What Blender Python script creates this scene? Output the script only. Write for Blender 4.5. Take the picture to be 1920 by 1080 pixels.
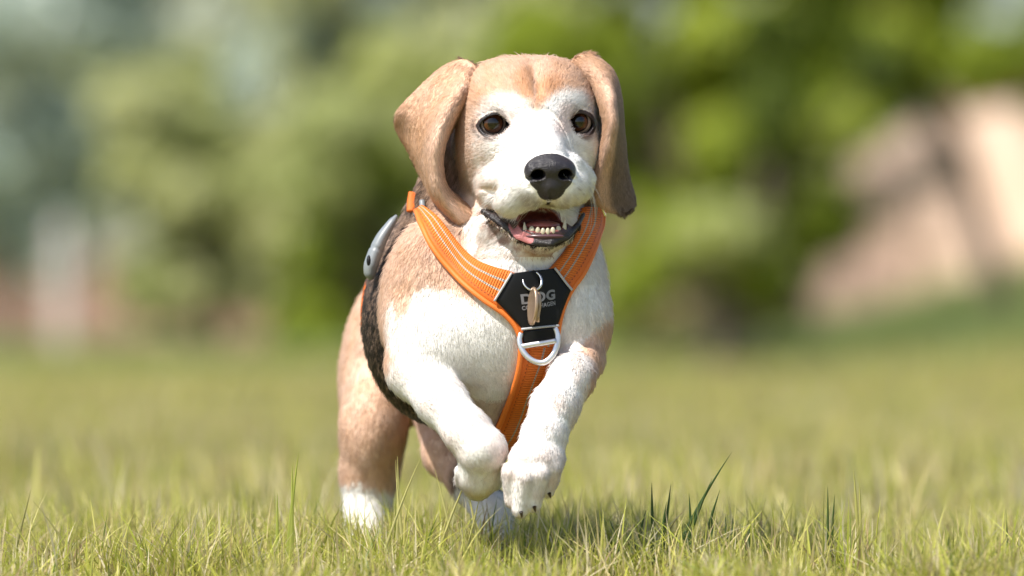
import bpy, math, random
import numpy as np
from mathutils import Vector

for o in list(bpy.data.objects):
    bpy.data.objects.remove(o)
S = 2600.0          # modelling units per metre; 26 units = 1 cm
DC = 13000.0        # camera distance in units (5 m)
EYE = 480.0         # camera height in units
sc = bpy.context.scene
COL = sc.collection

# ------------------------------------------------------------ camera, sky, sun
cam = bpy.data.cameras.new('camera')
camo = bpy.data.objects.new('camera', cam)
COL.objects.link(camo)
camo.location = (0, -DC / S, EYE / S)
camo.rotation_euler = (math.radians(90), 0, 0)
cam.sensor_width = 36
cam.lens = 36 * DC / 1920
cam.shift_y = 80 / 1920
cam.clip_start = 0.05
cam.clip_end = 2000
cam.dof.use_dof = True
cam.dof.focus_distance = (DC - 30) / S
cam.dof.aperture_fstop = cam.lens / 1000 / 0.050
cam.dof.aperture_blades = 0
sc.camera = camo

SUN = Vector((-0.44, -0.43, 0.84)).normalized()
world = bpy.data.worlds.new('World')
sc.world = world
world.use_nodes = True
nt = world.node_tree
nt.nodes.clear()
wo = nt.nodes.new('ShaderNodeOutputWorld')
bg = nt.nodes.new('ShaderNodeBackground')
sky = nt.nodes.new('ShaderNodeTexSky')
sky.sky_type = 'NISHITA'
sky.sun_disc = False
sky.sun_elevation = math.asin(SUN.z)
sky.sun_rotation = math.atan2(SUN.x, SUN.y)
sky.air_density = 1.0
sky.dust_density = 1.5
bg.inputs['Strength'].default_value = 0.12
nt.links.new(sky.outputs[0], bg.inputs[0])
nt.links.new(bg.outputs[0], wo.inputs[0])
sl = bpy.data.lights.new('sun', 'SUN')
sl.energy = 4.9
sl.angle = math.radians(0.5)
sl.color = (1.0, 0.95, 0.87)
so = bpy.data.objects.new('sun', sl)
COL.objects.link(so)
so.rotation_euler = SUN.to_track_quat('Z', 'Y').to_euler()
sc.view_settings.view_transform = 'Standard'
sc.view_settings.look = 'None'
sc.view_settings.exposure = 0.62
sc.view_settings.gamma = 1.0
sc.render.engine = 'CYCLES'
sc.cycles.use_denoising = True
try:
    sc.cycles.denoiser = 'OPENIMAGEDENOISE'
    sc.cycles.denoising_prefilter = 'ACCURATE'
except Exception:
    pass
sc.cycles.max_bounces = 8
sc.cycles.transparent_max_bounces = 12
sc.cycles_curves.shape = 'RIBBONS'
sc.cycles_curves.subdivisions = 2

rng = np.random.default_rng(7)

# ------------------------------------------------------------ helpers
def P(px, py, w=0.0):
    """photo pixel at depth w (units behind the focus plane) -> model units"""
    s = 1 + w / DC
    return np.array([(px - 960) * s, w, EYE - (py - 620) * s])

def img(V):
    s = 1 + V[:, 1] / DC
    return V[:, 0] / s + 960, 620 - (V[:, 2] - EYE) / s

def hsh(ix, iy, iz, seed=0):
    h = (ix * 374761393 + iy * 668265263 + iz * 1274126177 + seed * 974634777) & 0xffffffff
    h = ((h ^ (h >> 13)) * 1274126177) & 0xffffffff
    h = ((h ^ (h >> 16)) * 2246822519) & 0xffffffff
    return ((h ^ (h >> 15)) & 0xffff) / 65535.0

def vnoise(V, f, seed=0):
    Q = V * f
    I = np.floor(Q).astype(np.int64)
    F = Q - I
    F = F * F * (3 - 2 * F)
    r = 0
    for a in (0, 1):
        for b in (0, 1):
            for c in (0, 1):
                w = (F[:, 0] if a else 1 - F[:, 0]) * (F[:, 1] if b else 1 - F[:, 1]) * (F[:, 2] if c else 1 - F[:, 2])
                r = r + w * hsh(I[:, 0] + a, I[:, 1] + b, I[:, 2] + c, seed)
    return r

def fbm(V, f, seed=0, oc=3):
    r = 0; a = 0.5; t = 0
    for k in range(oc):
        r = r + a * vnoise(V, f, seed + k); t += a; a *= 0.5; f *= 2.1
    return r / t

def sstep(a, b, x):
    t = np.clip((x - a) / (b - a), 0, 1)
    return t * t * (3 - 2 * t)

def poly_sdf(x, y, poly):
    """signed distance to polygon, negative inside"""
    poly = np.array(poly, float)
    d = np.full(x.shape, 1e18)
    s = np.ones(x.shape)
    n = len(poly)
    j = n - 1
    for i in range(n):
        ex, ey = poly[j] - poly[i]
        wx, wy = x - poly[i][0], y - poly[i][1]
        t = np.clip((wx * ex + wy * ey) / (ex * ex + ey * ey), 0, 1)
        d = np.minimum(d, (wx - ex * t) ** 2 + (wy - ey * t) ** 2)
        c1 = y >= poly[i][1]; c2 = y < poly[j][1]; c3 = ex * wy > ey * wx
        flip = (c1 & c2 & c3) | (~c1 & ~c2 & ~c3)
        s = np.where(flip, -s, s)
        j = i
    return s * np.sqrt(d)

def line_dist(x, y, pts):
    d = np.full(x.shape, 1e18)
    for (ax, ay), (bx, by) in zip(pts[:-1], pts[1:]):
        ex, ey = bx - ax, by - ay
        t = np.clip(((x - ax) * ex + (y - ay) * ey) / (ex * ex + ey * ey), 0, 1)
        d = np.minimum(d, (x - ax - ex * t) ** 2 + (y - ay - ey * t) ** 2)
    return np.sqrt(d)

def mesh_obj(name, V, F, mat=None, parent=None, smooth=True, uv=None, scale=True):
    """V (n,3) in model units, F (m,k) array or list of arrays"""
    me = bpy.data.meshes.new(name)
    V = np.asarray(V, np.float32)
    if scale:
        V = V / S
    Fl = F if isinstance(F, list) and isinstance(F[0], np.ndarray) else [np.array(F)]
    Fl = [np.asarray(f, np.int32) for f in Fl if len(f)]
    me.vertices.add(len(V))
    me.vertices.foreach_set('co', V.ravel().astype(np.float32))
    tot = sum(f.size for f in Fl)
    me.loops.add(tot)
    me.loops.foreach_set('vertex_index', np.concatenate([f.ravel() for f in Fl]))
    me.polygons.add(sum(len(f) for f in Fl))
    st = []; o = 0
    for f in Fl:
        st.append(o + np.arange(len(f)) * f.shape[1]); o += f.size
    me.polygons.foreach_set('loop_start', np.concatenate(st).astype(np.int32))
    me.update(calc_edges=True)
    me.validate()
    me.polygons.foreach_set('use_smooth', np.full(len(me.polygons), smooth))
    if uv is not None:
        l = me.uv_layers.new(name='UVMap')
        vi = np.empty(len(me.loops), np.int32)
        me.loops.foreach_get('vertex_index', vi)
        l.data.foreach_set('uv', np.asarray(uv, np.float32)[vi].ravel())
    if mat is not None:
        me.materials.append(mat)
    ob = bpy.data.objects.new(name, me)
    COL.objects.link(ob)
    if parent is not None:
        ob.parent = parent
        ob.matrix_parent_inverse = parent.matrix_basis.inverted()
    return ob

def col_attr(ob, name, C, domain='POINT'):
    a = ob.data.attributes.new(name, 'FLOAT_COLOR', domain)
    C = np.asarray(C, np.float32)
    if C.shape[1] == 3:
        C = np.concatenate([C, np.ones((len(C), 1), np.float32)], 1)
    a.data.foreach_set('color', C.ravel())

def f_attr(ob, name, v, domain='POINT'):
    a = ob.data.attributes.new(name, 'FLOAT', domain)
    a.data.foreach_set('value', np.asarray(v, np.float32))

def thing(name, label, cat, loc=(0, 0, 0), group=None, kind=None):
    e = bpy.data.objects.new(name, None)
    COL.objects.link(e)
    e.empty_display_size = 0.1
    e.location = loc
    tag(e, label, cat, group, kind)
    return e

def tag(o, label=None, cat=None, group=None, kind=None):
    if label: o['label'] = label
    if cat: o['category'] = cat
    if group: o['group'] = group
    if kind: o['kind'] = kind
    return o

class M:
    """little node-material builder"""
    def __init__(s, name):
        s.m = bpy.data.materials.new(name)
        s.m.use_nodes = True
        s.t = s.m.node_tree
        s.t.nodes.clear()
        s.out = s.t.nodes.new('ShaderNodeOutputMaterial')
    def n(s, typ, **kw):
        nd = s.t.nodes.new('ShaderNode' + typ)
        for k, v in kw.items():
            if k.startswith('i_'):
                key = k[2:].replace('_', ' ')
                nd.inputs[key].default_value = v
            else:
                setattr(nd, k, v)
        return nd
    def l(s, a, b):
        s.t.links.new(a, b)

def principled(name, color=(0.5, 0.5, 0.5), rough=0.6, metal=0.0, spec=0.5, attr=None, bump=None, **kw):
    m = M(name)
    b = m.n('BsdfPrincipled')
    b.inputs['Base Color'].default_value = (*color, 1)
    b.inputs['Roughness'].default_value = rough
    b.inputs['Metallic'].default_value = metal
    b.inputs['Specular IOR Level'].default_value = spec
    for k, v in kw.items():
        b.inputs[k.replace('_', ' ')].default_value = v
    if attr:
        a = m.n('Attribute', attribute_name=attr)
        m.l(a.outputs['Color'], b.inputs['Base Color'])
    if bump:
        nz = m.n('TexNoise'); nz.inputs['Scale'].default_value = bump[0]; nz.inputs['Detail'].default_value = 4
        tc = m.n('TexCoord'); m.l(tc.outputs['Object'], nz.inputs['Vector'])
        bp = m.n('Bump'); bp.inputs['Strength'].default_value = bump[1]; bp.inputs['Distance'].default_value = bump[2]
        m.l(nz.outputs[0], bp.inputs['Height']); m.l(bp.outputs[0], b.inputs['Normal'])
    m.l(b.outputs[0], m.out.inputs[0])
    m.b = b
    return m

# ------------------------------------------------------------ signed distance modelling
def axis(*segs):
    a = []
    for s0, s1, st in segs:
        a.append(np.arange(s0, s1, st))
    a.append(np.array([segs[-1][1]]))
    return np.concatenate(a).astype(np.float32)

xs = axis((-380, -112, 3.5), (-112, 192, 1.6), (192, 212, 4))
ys = axis((-240, 60, 2.0), (60, 160, 4), (160, 1270, 8))
zs = axis((-2, 110, 5), (110, 610, 3), (610, 1012, 1.6))
FIELD = np.full((len(xs), len(ys), len(zs)), 60, np.float32)

class Fld:
    def __init__(s, F): s.F = F
    def box(s, lo, hi):
        ix = slice(max(np.searchsorted(xs, lo[0]) - 1, 0), np.searchsorted(xs, hi[0]) + 1)
        iy = slice(max(np.searchsorted(ys, lo[1]) - 1, 0), np.searchsorted(ys, hi[1]) + 1)
        iz = slice(max(np.searchsorted(zs, lo[2]) - 1, 0), np.searchsorted(zs, hi[2]) + 1)
        return ix, iy, iz
    def app(s, lo, hi, fn, k, sub=False):
        m = k + 4
        b = s.box(np.array(lo) - m, np.array(hi) + m)
        X = xs[b[0]][:, None, None]; Y = ys[b[1]][None, :, None]; Z = zs[b[2]][None, None, :]
        if 0 in (X.size, Y.size, Z.size):
            return
        d = fn(X, Y, Z).astype(np.float32)
        f = s.F[b]
        if sub:
            d = -d
            h = np.maximum(k - np.abs(f - d), 0) / max(k, 1e-6)
            s.F[b] = np.maximum(f, d) + h * h * k * 0.25
        else:
            h = np.maximum(k - np.abs(f - d), 0) / max(k, 1e-6)
            s.F[b] = np.minimum(f, d) - h * h * k * 0.25

FL = Fld(FIELD)

def ell(c, r, k=20, R=None, sub=False):
    """ellipsoid: c centre, r radii along the axes of R (rows), R default world (x, depth, up)"""
    c = np.asarray(c, float); r = np.asarray(r, float)
    if R is None: R = np.eye(3)
    ext = np.sqrt(((R.T * r) ** 2).sum(1))
    def fn(X, Y, Z):
        x, y, z = X - c[0], Y - c[1], Z - c[2]
        a = x * R[0, 0] + y * R[0, 1] + z * R[0, 2]
        b = x * R[1, 0] + y * R[1, 1] + z * R[1, 2]
        g = x * R[2, 0] + y * R[2, 1] + z * R[2, 2]
        k0 = np.sqrt((a / r[0]) ** 2 + (b / r[1]) ** 2 + (g / r[2]) ** 2)
        k1 = np.sqrt((a / r[0] ** 2) ** 2 + (b / r[1] ** 2) ** 2 + (g / r[2] ** 2) ** 2) + 1e-9
        return k0 * (k0 - 1) / k1
    FL.app(c - ext, c + ext, fn, k, sub)

def cap(a, b, ra, rb, k=20, sub=False):
    a = np.asarray(a, float); b = np.asarray(b, float)
    ba = b - a; L = (ba ** 2).sum()
    m = max(ra, rb)
    def fn(X, Y, Z):
        t = np.clip(((X - a[0]) * ba[0] + (Y - a[1]) * ba[1] + (Z - a[2]) * ba[2]) / L, 0, 1)
        d = np.sqrt((X - a[0] - ba[0] * t) ** 2 + (Y - a[1] - ba[1] * t) ** 2 + (Z - a[2] - ba[2] * t) ** 2)
        return d - (ra + (rb - ra) * t)
    FL.app(np.minimum(a, b) - m, np.maximum(a, b) + m, fn, k, sub)

def chain(pts, k=20, sub=False):
    for p, q in zip(pts[:-1], pts[1:]):
        cap(P(*p[:3]), P(*q[:3]), p[3], q[3], k, sub)

def E(px, py, w, rx, ry, rw, k=20, sub=False, rot=0, R=None):
    """ellipsoid from photo coords; radii across, up, depth; rot = clockwise roll in the picture (deg)"""
    if R is None:
        a = math.radians(rot)
        R = np.array([[math.cos(a), 0, -math.sin(a)], [math.sin(a), 0, math.cos(a)], [0, 1, 0]])
    ell(P(px, py, w), (rx, ry, rw), k, R, sub)

# head frame
YAW, PIT, ROL = math.radians(9.5), math.radians(10), math.radians(-1.2)
_f0 = np.array([math.sin(YAW), -math.cos(YAW), 0.0])
HF = _f0 * math.cos(PIT) + np.array([0, 0, -math.sin(PIT)])
HU = _f0 * math.sin(PIT) + np.array([0, 0, math.cos(PIT)])
HR = np.array([math.cos(YAW), math.sin(YAW), 0.0])
HR, HU = HR * math.cos(ROL) - HU * math.sin(ROL), HU * math.cos(ROL) + HR * math.sin(ROL)
HO = P(1006, 231, 0)
HM = np.stack([HR, HF, HU])
def H(x, y, z): return HO + x * HR + y * HF + z * HU
def HE(x, y, z, rx, ry, rz, k=15, sub=False, pit=0, yaw=0):
    R = HM
    if pit or yaw:
        a, b = math.radians(pit), math.radians(yaw)
        Rp = np.array([[1, 0, 0], [0, math.cos(a), -math.sin(a)], [0, math.sin(a), math.cos(a)]])
        Ry = np.array([[math.cos(b), math.sin(b), 0], [-math.sin(b), math.cos(b), 0], [0, 0, 1]])
        R = (Rp @ Ry) @ HM
    ell(H(x, y, z), (rx, ry, rz), k, R, sub)
def HE2(x, *a, **kw):
    HE(x, *a, **kw)
    if 'yaw' in kw: kw['yaw'] = -kw['yaw']
    HE(-x, *a, **kw)
def HC(a, b, ra, rb, k=12, sub=False): cap(H(*a), H(*b), ra, rb, k, sub)
def HC2(a, b, ra, rb, k=12, sub=False):
    HC(a, b, ra, rb, k, sub)
    HC((-a[0], a[1], a[2]), (-b[0], b[1], b[2]), ra, rb, k, sub)

# ------------------------------------------------------------ the dog: torso
# rib cage, back and rump
E(862, 588, 300, 186, 188, 270, k=10)
E(845, 590, 520, 160, 165, 260, k=60)
E(800, 610, 820, 135, 140, 230, k=60)
E(900, 700, 260, 95, 110, 200, k=50)
E(838, 642, 280, 150, 162, 180, k=30)
# hips and thighs (both hind legs swung forward under the body)
E(712, 700, 800, 82, 165, 130, k=40, rot=4)
E(700, 800, 700, 62, 110, 90, k=40)
E(835, 740, 800, 60, 120, 110, k=40)
chain([(700, 800, 690, 62), (692, 890, 720, 54), (688, 960, 720, 44), (686, 1040, 660, 40)], k=25)
E(684, 1052, 620, 52, 32, 70, k=20)
chain([(825, 760, 720, 55), (838, 850, 560, 44), (880, 905, 470, 36), (925, 960, 420, 36), (925, 1040, 370, 38)], k=22)
E(925, 1050, 330, 48, 32, 62, k=20)
# neck and chest
cap(P(975, 320, 190), P(930, 480, 150), 105, 150, k=40)
cap(P(905, 285, 185), P(852, 475, 260), 88, 122, k=40)
cap(P(1005, 330, 170), P(985, 480, 150), 108, 142, k=30)
E(925, 600, 110, 200, 170, 150, k=45)
E(930, 610, 55, 125, 125, 95, k=40)
cap(P(925, 650, 90), P(900, 765, 130), 105, 70, k=40)
# shoulders
E(795, 545, 75, 78, 135, 85, k=40, rot=8)
E(800, 625, 40, 72, 75, 66, k=35)
E(845, 640, 20, 90, 68, 62, k=45)
E(1062, 550, 80, 76, 140, 85, k=40, rot=-6)
E(1085, 610, 60, 58, 80, 66, k=30)
# throat
cap(P(990, 420, 60), P(955, 520, 20), 80, 70, k=40)
TORSO = FIELD[:, :, :].copy()

# ------------------------------------------------------------ forelegs
# picture-left: elbow back, forearm towards the camera, wrist folded
chain([(800, 640, 40, 60), (782, 702, 10, 48), (828, 752, -50, 45), (876, 810, -100, 41), (900, 838, -115, 40)], k=20)
E(912, 840, -116, 38, 34, 40, k=18, rot=30)
chain([(902, 856, -104, 38), (898, 890, -78, 35), (895, 910, -40, 28)], k=24)
for tx, ty in ((866, 908), (886, 922), (908, 924), (928, 912)):
    cap(P(tx + 1, ty - 24, -84), P(tx, ty - 6, -44), 14, 12, k=5)
E(762, 692, 24, 34, 38, 42, k=24)
E(806, 672, 14, 62, 40, 44, k=44)
# picture-right: forearm foreshortened, paw hanging
chain([(1080, 620, 50, 52), (1092, 676, 20, 36), (1072, 708, -55, 41), (1041, 762, -98, 43), (1020, 818, -130, 40),
       (1004, 866, -148, 41), (997, 888, -150, 39)], k=16)
E(1066, 728, -84, 24, 38, 26, k=10, rot=15)
E(1108, 666, 20, 20, 34, 34, k=18)
E(1008, 862, -148, 50, 32, 40, k=18)
E(997, 894, -146, 52, 34, 38, k=12)
for ax, ay, bx, by, w, r in ((962, 885, 962, 936, -176, 21), (985, 895, 976, 954, -190, 20), (1010, 890, 999, 944, -186, 20), (1034, 878, 1026, 918, -168, 18)):
    cap(P(ax, ay, w), P(bx, by, w + 14), r, r * 0.78, k=9)
# carpal crease and toe furrows
for a, b in (((968, 885), (950, 925)), ((999, 905), (993, 950)), ((1026, 895), (1024, 935))):
    pass

# ------------------------------------------------------------ head
HE(0, -105, 8, 118, 128, 100, k=10)
HE2(48, -95, 20, 82, 112, 84, k=30)
HE2(60, -28, 34, 42, 36, 26, k=22)                 # brows
HE2(88, -75, -62, 50, 80, 82, k=40)                # cheeks
HE(0, -60, -70, 105, 90, 90, k=30)
HE2(72, -12, -50, 40, 40, 46, k=30)                # zygomatic
HC((0, -20, -6), (0, 118, -52), 48, 34, k=60)      # bridge
HC((0, -20, -70), (0, 110, -88), 78, 48, k=36)     # muzzle core
HE2(44, 78, -100, 46, 76, 44, k=20)                # flews
HE2(30, 128, -105, 32, 34, 34, k=14)               # lip pads
E(960, 380, -92, 34, 28, 36, k=24)
HE2(70, 30, -112, 34, 50, 36, k=22)
HE(-84, 5, -122, 26, 44, 30, k=30)
HC((0, 20, 62), (0, -50, 107), 2, 2, k=22, sub=True)  # stop and forehead furrow
E(912, 360, -64, 24, 6, 24, k=22, sub=True, rot=4)
cap(P(1076, 306, -90), P(1102, 334, -56), 13, 11, k=22)
# lower jaw
cap(P(985, 405, 60), P(1018, 436, -72), 66, 38, k=22)
E(1020, 438, -78, 56, 30, 40, k=14)
E(918, 436, 22, 32, 40, 42, k=18)
# mouth opening
E(1017, 414, -96, 46, 21, 62, k=5, sub=True)
chain([(906, 391, -36, 5), (935, 405, -66, 6), (968, 419, -96, 8)], k=6, sub=True)
chain([(1062, 416, -100, 8), (1080, 405, -78, 6), (1094, 396, -52, 4)], k=6, sub=True)
# lower lip roll
LIP = [(906, 396, -30), (926, 409, -52), (948, 425, -72), (970, 444, -92), (1000, 456, -112), (1032, 457, -114), (1062, 446, -98), (1082, 424, -74), (1094, 402, -42)]
chain([(p[0], p[1], p[2], r) for p, r in zip(LIP, (5, 7.5, 7.5, 5.5, 5, 5, 5, 5, 4))], k=7)
# nose
HE(0, 150, -63, 46, 28, 25, k=8)
HE2(27, 150, -72, 21, 27, 25, k=8)
HE(0, 154, -94, 23, 23, 27, k=9)
HE2(20, 152, -92, 14, 18, 16, k=7)
HE2(25, 168, -71, 13, 36, 10, k=3, sub=True)
HC2((28, 182, -74), (47, 160, -82), 6.2, 5.0, k=3, sub=True)
HC2((14, 188, -70), (20, 182, -86), 2.5, 2.5, k=3, sub=True)
HC((0, 182, -50), (0, 183, -106), 1.6, 3.0, k=5, sub=True)
HC((0, 178, -104), (0, 166, -136), 3, 3.2, k=6, sub=True)
# eyes
EYES = []
for sgn in (-1, 1):
    c = H(81 * sgn, -13, -1)
    RE = 25.5
    EYES.append((c, RE))
    FL.app(c - 34, c + 34, lambda X, Y, Z: np.sqrt((X - c[0]) ** 2 + (Y - c[1]) ** 2 + (Z - c[2]) ** 2) - (RE + 5.0), 12)
    FL.app(c - 34, c + 34, lambda X, Y, Z: np.sqrt((X - c[0]) ** 2 + (Y - c[1]) ** 2 + (Z - c[2]) ** 2) - RE, 1, True)
    def almond(X, Y, Z):
        x, y, z = X - c[0], Y - c[1], Z - c[2]
        a = x * HR[0] + y * HR[1] + z * HR[2]
        f = x * HF[0] + y * HF[1] + z * HF[2]
        u = x * HU[0] + y * HU[1] + z * HU[2] + a * 0.10 * sgn
        rho, off = 29.0, 9.5
        al = np.maximum(np.sqrt(a * a + (u + off) ** 2), np.sqrt(a * a + (u - off) ** 2)) - rho
        return np.maximum(al, -(f - 2))
    FL.app(c - 40, c + 40, almond, 3, True)

# ------------------------------------------------------------ polygonise (surface nets)
def surface_nets(F, xs, ys, zs):
    ins = F < 0
    n = ins[:-1, :-1, :-1].astype(np.uint8)
    for a in (0, 1):
        for b in (0, 1):
            for c in (0, 1):
                if a or b or c:
                    n = n + ins[a:ins.shape[0] - 1 + a, b:ins.shape[1] - 1 + b, c:ins.shape[2] - 1 + c]
    act = (n > 0) & (n < 8)
    idx = np.full(act.shape, -1, np.int32)
    I, J, K = np.nonzero(act)
    idx[I, J, K] = np.arange(len(I))
    acc = np.zeros((len(I), 3)); cnt = np.zeros(len(I))
    G = [xs, ys, zs]
    for ax in range(3):
        o1, o2 = [q for q in range(3) if q != ax]
        for s in (0, 1):
            for t in (0, 1):
                d0 = [0, 0, 0]; d0[o1] = s; d0[o2] = t
                d1 = list(d0); d1[ax] = 1
                f0 = F[I + d0[0], J + d0[1], K + d0[2]]; f1 = F[I + d1[0], J + d1[1], K + d1[2]]
                m = (f0 < 0) != (f1 < 0)
                tt = np.where(m, f0 / np.where(m, f0 - f1, 1), 0)
                for q, (g, ii) in enumerate(zip(G, (I, J, K))):
                    a0 = g[ii + d0[q]]; a1 = g[ii + d1[q]]
                    acc[:, q] += np.where(m, a0 + (a1 - a0) * tt, 0)
                cnt += m
    V = acc / cnt[:, None]
    quads = []
    for ax in range(3):
        sl0 = [slice(None)] * 3; sl1 = [slice(None)] * 3
        sl0[ax] = slice(0, -1); sl1[ax] = slice(1, None)
        e = ins[tuple(sl0)] != ins[tuple(sl1)]
        A = np.nonzero(e)
        A = [q.copy() for q in A]
        o1, o2 = (ax + 1) % 3, (ax + 2) % 3
        ok = (A[o1] > 0) & (A[o2] > 0) & (A[o1] < act.shape[o1]) & (A[o2] < act.shape[o2])
        A = [q[ok] for q in A]
        neg = ins[A[0], A[1], A[2]]
        def g(d1, d2):
            B = [q.copy() for q in A]; B[o1] -= d1; B[o2] -= d2
            return idx[B[0], B[1], B[2]]
        q = np.stack([g(1, 1), g(0, 1), g(0, 0), g(1, 0)], 1)
        q = np.where(neg[:, None], q, q[:, ::-1])
        quads.append(q)
    return V, np.concatenate(quads)

BV, BF = surface_nets(FIELD, xs, ys, zs)

def edges_of(F):
    e = np.concatenate([F[:, [i, (i + 1) % F.shape[1]]] for i in range(F.shape[1])])
    return e
_E = edges_of(BF)
_deg = np.bincount(_E[:, 0], minlength=len(BV)) + np.bincount(_E[:, 1], minlength=len(BV))
def lap(V):
    a = np.zeros_like(V)
    for q in range(3):
        a[:, q] = np.bincount(_E[:, 0], V[_E[:, 1], q], len(V)) + np.bincount(_E[:, 1], V[_E[:, 0], q], len(V))
    return a / np.maximum(_deg, 1)[:, None]
for _ in range(3):
    BV = BV + 0.5 * (lap(BV) - BV)
    BV = BV - 0.48 * (lap(BV) - BV) * 0.9

def vnormals(V, F):
    a = V[F[:, 0]]; b = V[F[:, 1]]; c = V[F[:, 2]]; d = V[F[:, 3]]
    fn = np.cross(c - a, d - b)
    N = np.zeros_like(V)
    for k in range(4):
        for q in range(3):
            N[:, q] += np.bincount(F[:, k], fn[:, q], len(V))
    return N / (np.linalg.norm(N, axis=1, keepdims=True) + 1e-9)
BN = vnormals(BV, BF)

# ------------------------------------------------------------ coat colours (markings only)
WHITE = np.array([0.84, 0.815, 0.78]); CREAM = np.array([0.75, 0.54, 0.43]); TAN = np.array([0.58, 0.36, 0.225])
RUST = np.array([0.52, 0.235, 0.085]); BROWN = np.array([0.20, 0.125, 0.085]); BLACK = np.array([0.022, 0.019, 0.019])
PINK = np.array([0.66, 0.42, 0.34]); SKIN = np.array([0.030, 0.024, 0.026]); FLESH = np.array([0.13, 0.03, 0.025])

FACE_WHITE = [(1006, 212), (994, 194), (965, 180), (935, 178), (910, 190), (896, 212), (886, 250), (880, 300), (878, 345), (882, 372),
              (893, 400), (898, 480), (1112, 480), (1114, 400), (1127, 340), (1134, 270), (1128, 225), (1112, 195), (1090, 176),
              (1060, 172), (1035, 184), (1018, 200)]
CHEST_WHITE = [(722, 700), (738, 670), (728, 640), (726, 600), (733, 556), (748, 592), (768, 580), (776, 550), (800, 536), (850, 546),
               (890, 562), (884, 500), (874, 440), (872, 400), (1090, 400), (1122, 450), (1142, 520), (1150, 590), (1128, 606),
               (1092, 634), (1086, 652), (1108, 680), (1104, 740), (1140, 1120), (700, 1120), (690, 720)]
SADDLE = [(806, 325), (740, 350), (690, 400), (640, 560), (640, 680), (700, 790), (768, 800), (778, 768), (722, 700), (704, 630), (708, 568), (730, 520), (738, 470), (768, 440), (800, 405), (812, 360)]
LOWLIP = [(p[0], p[1]) for p in LIP]

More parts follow.
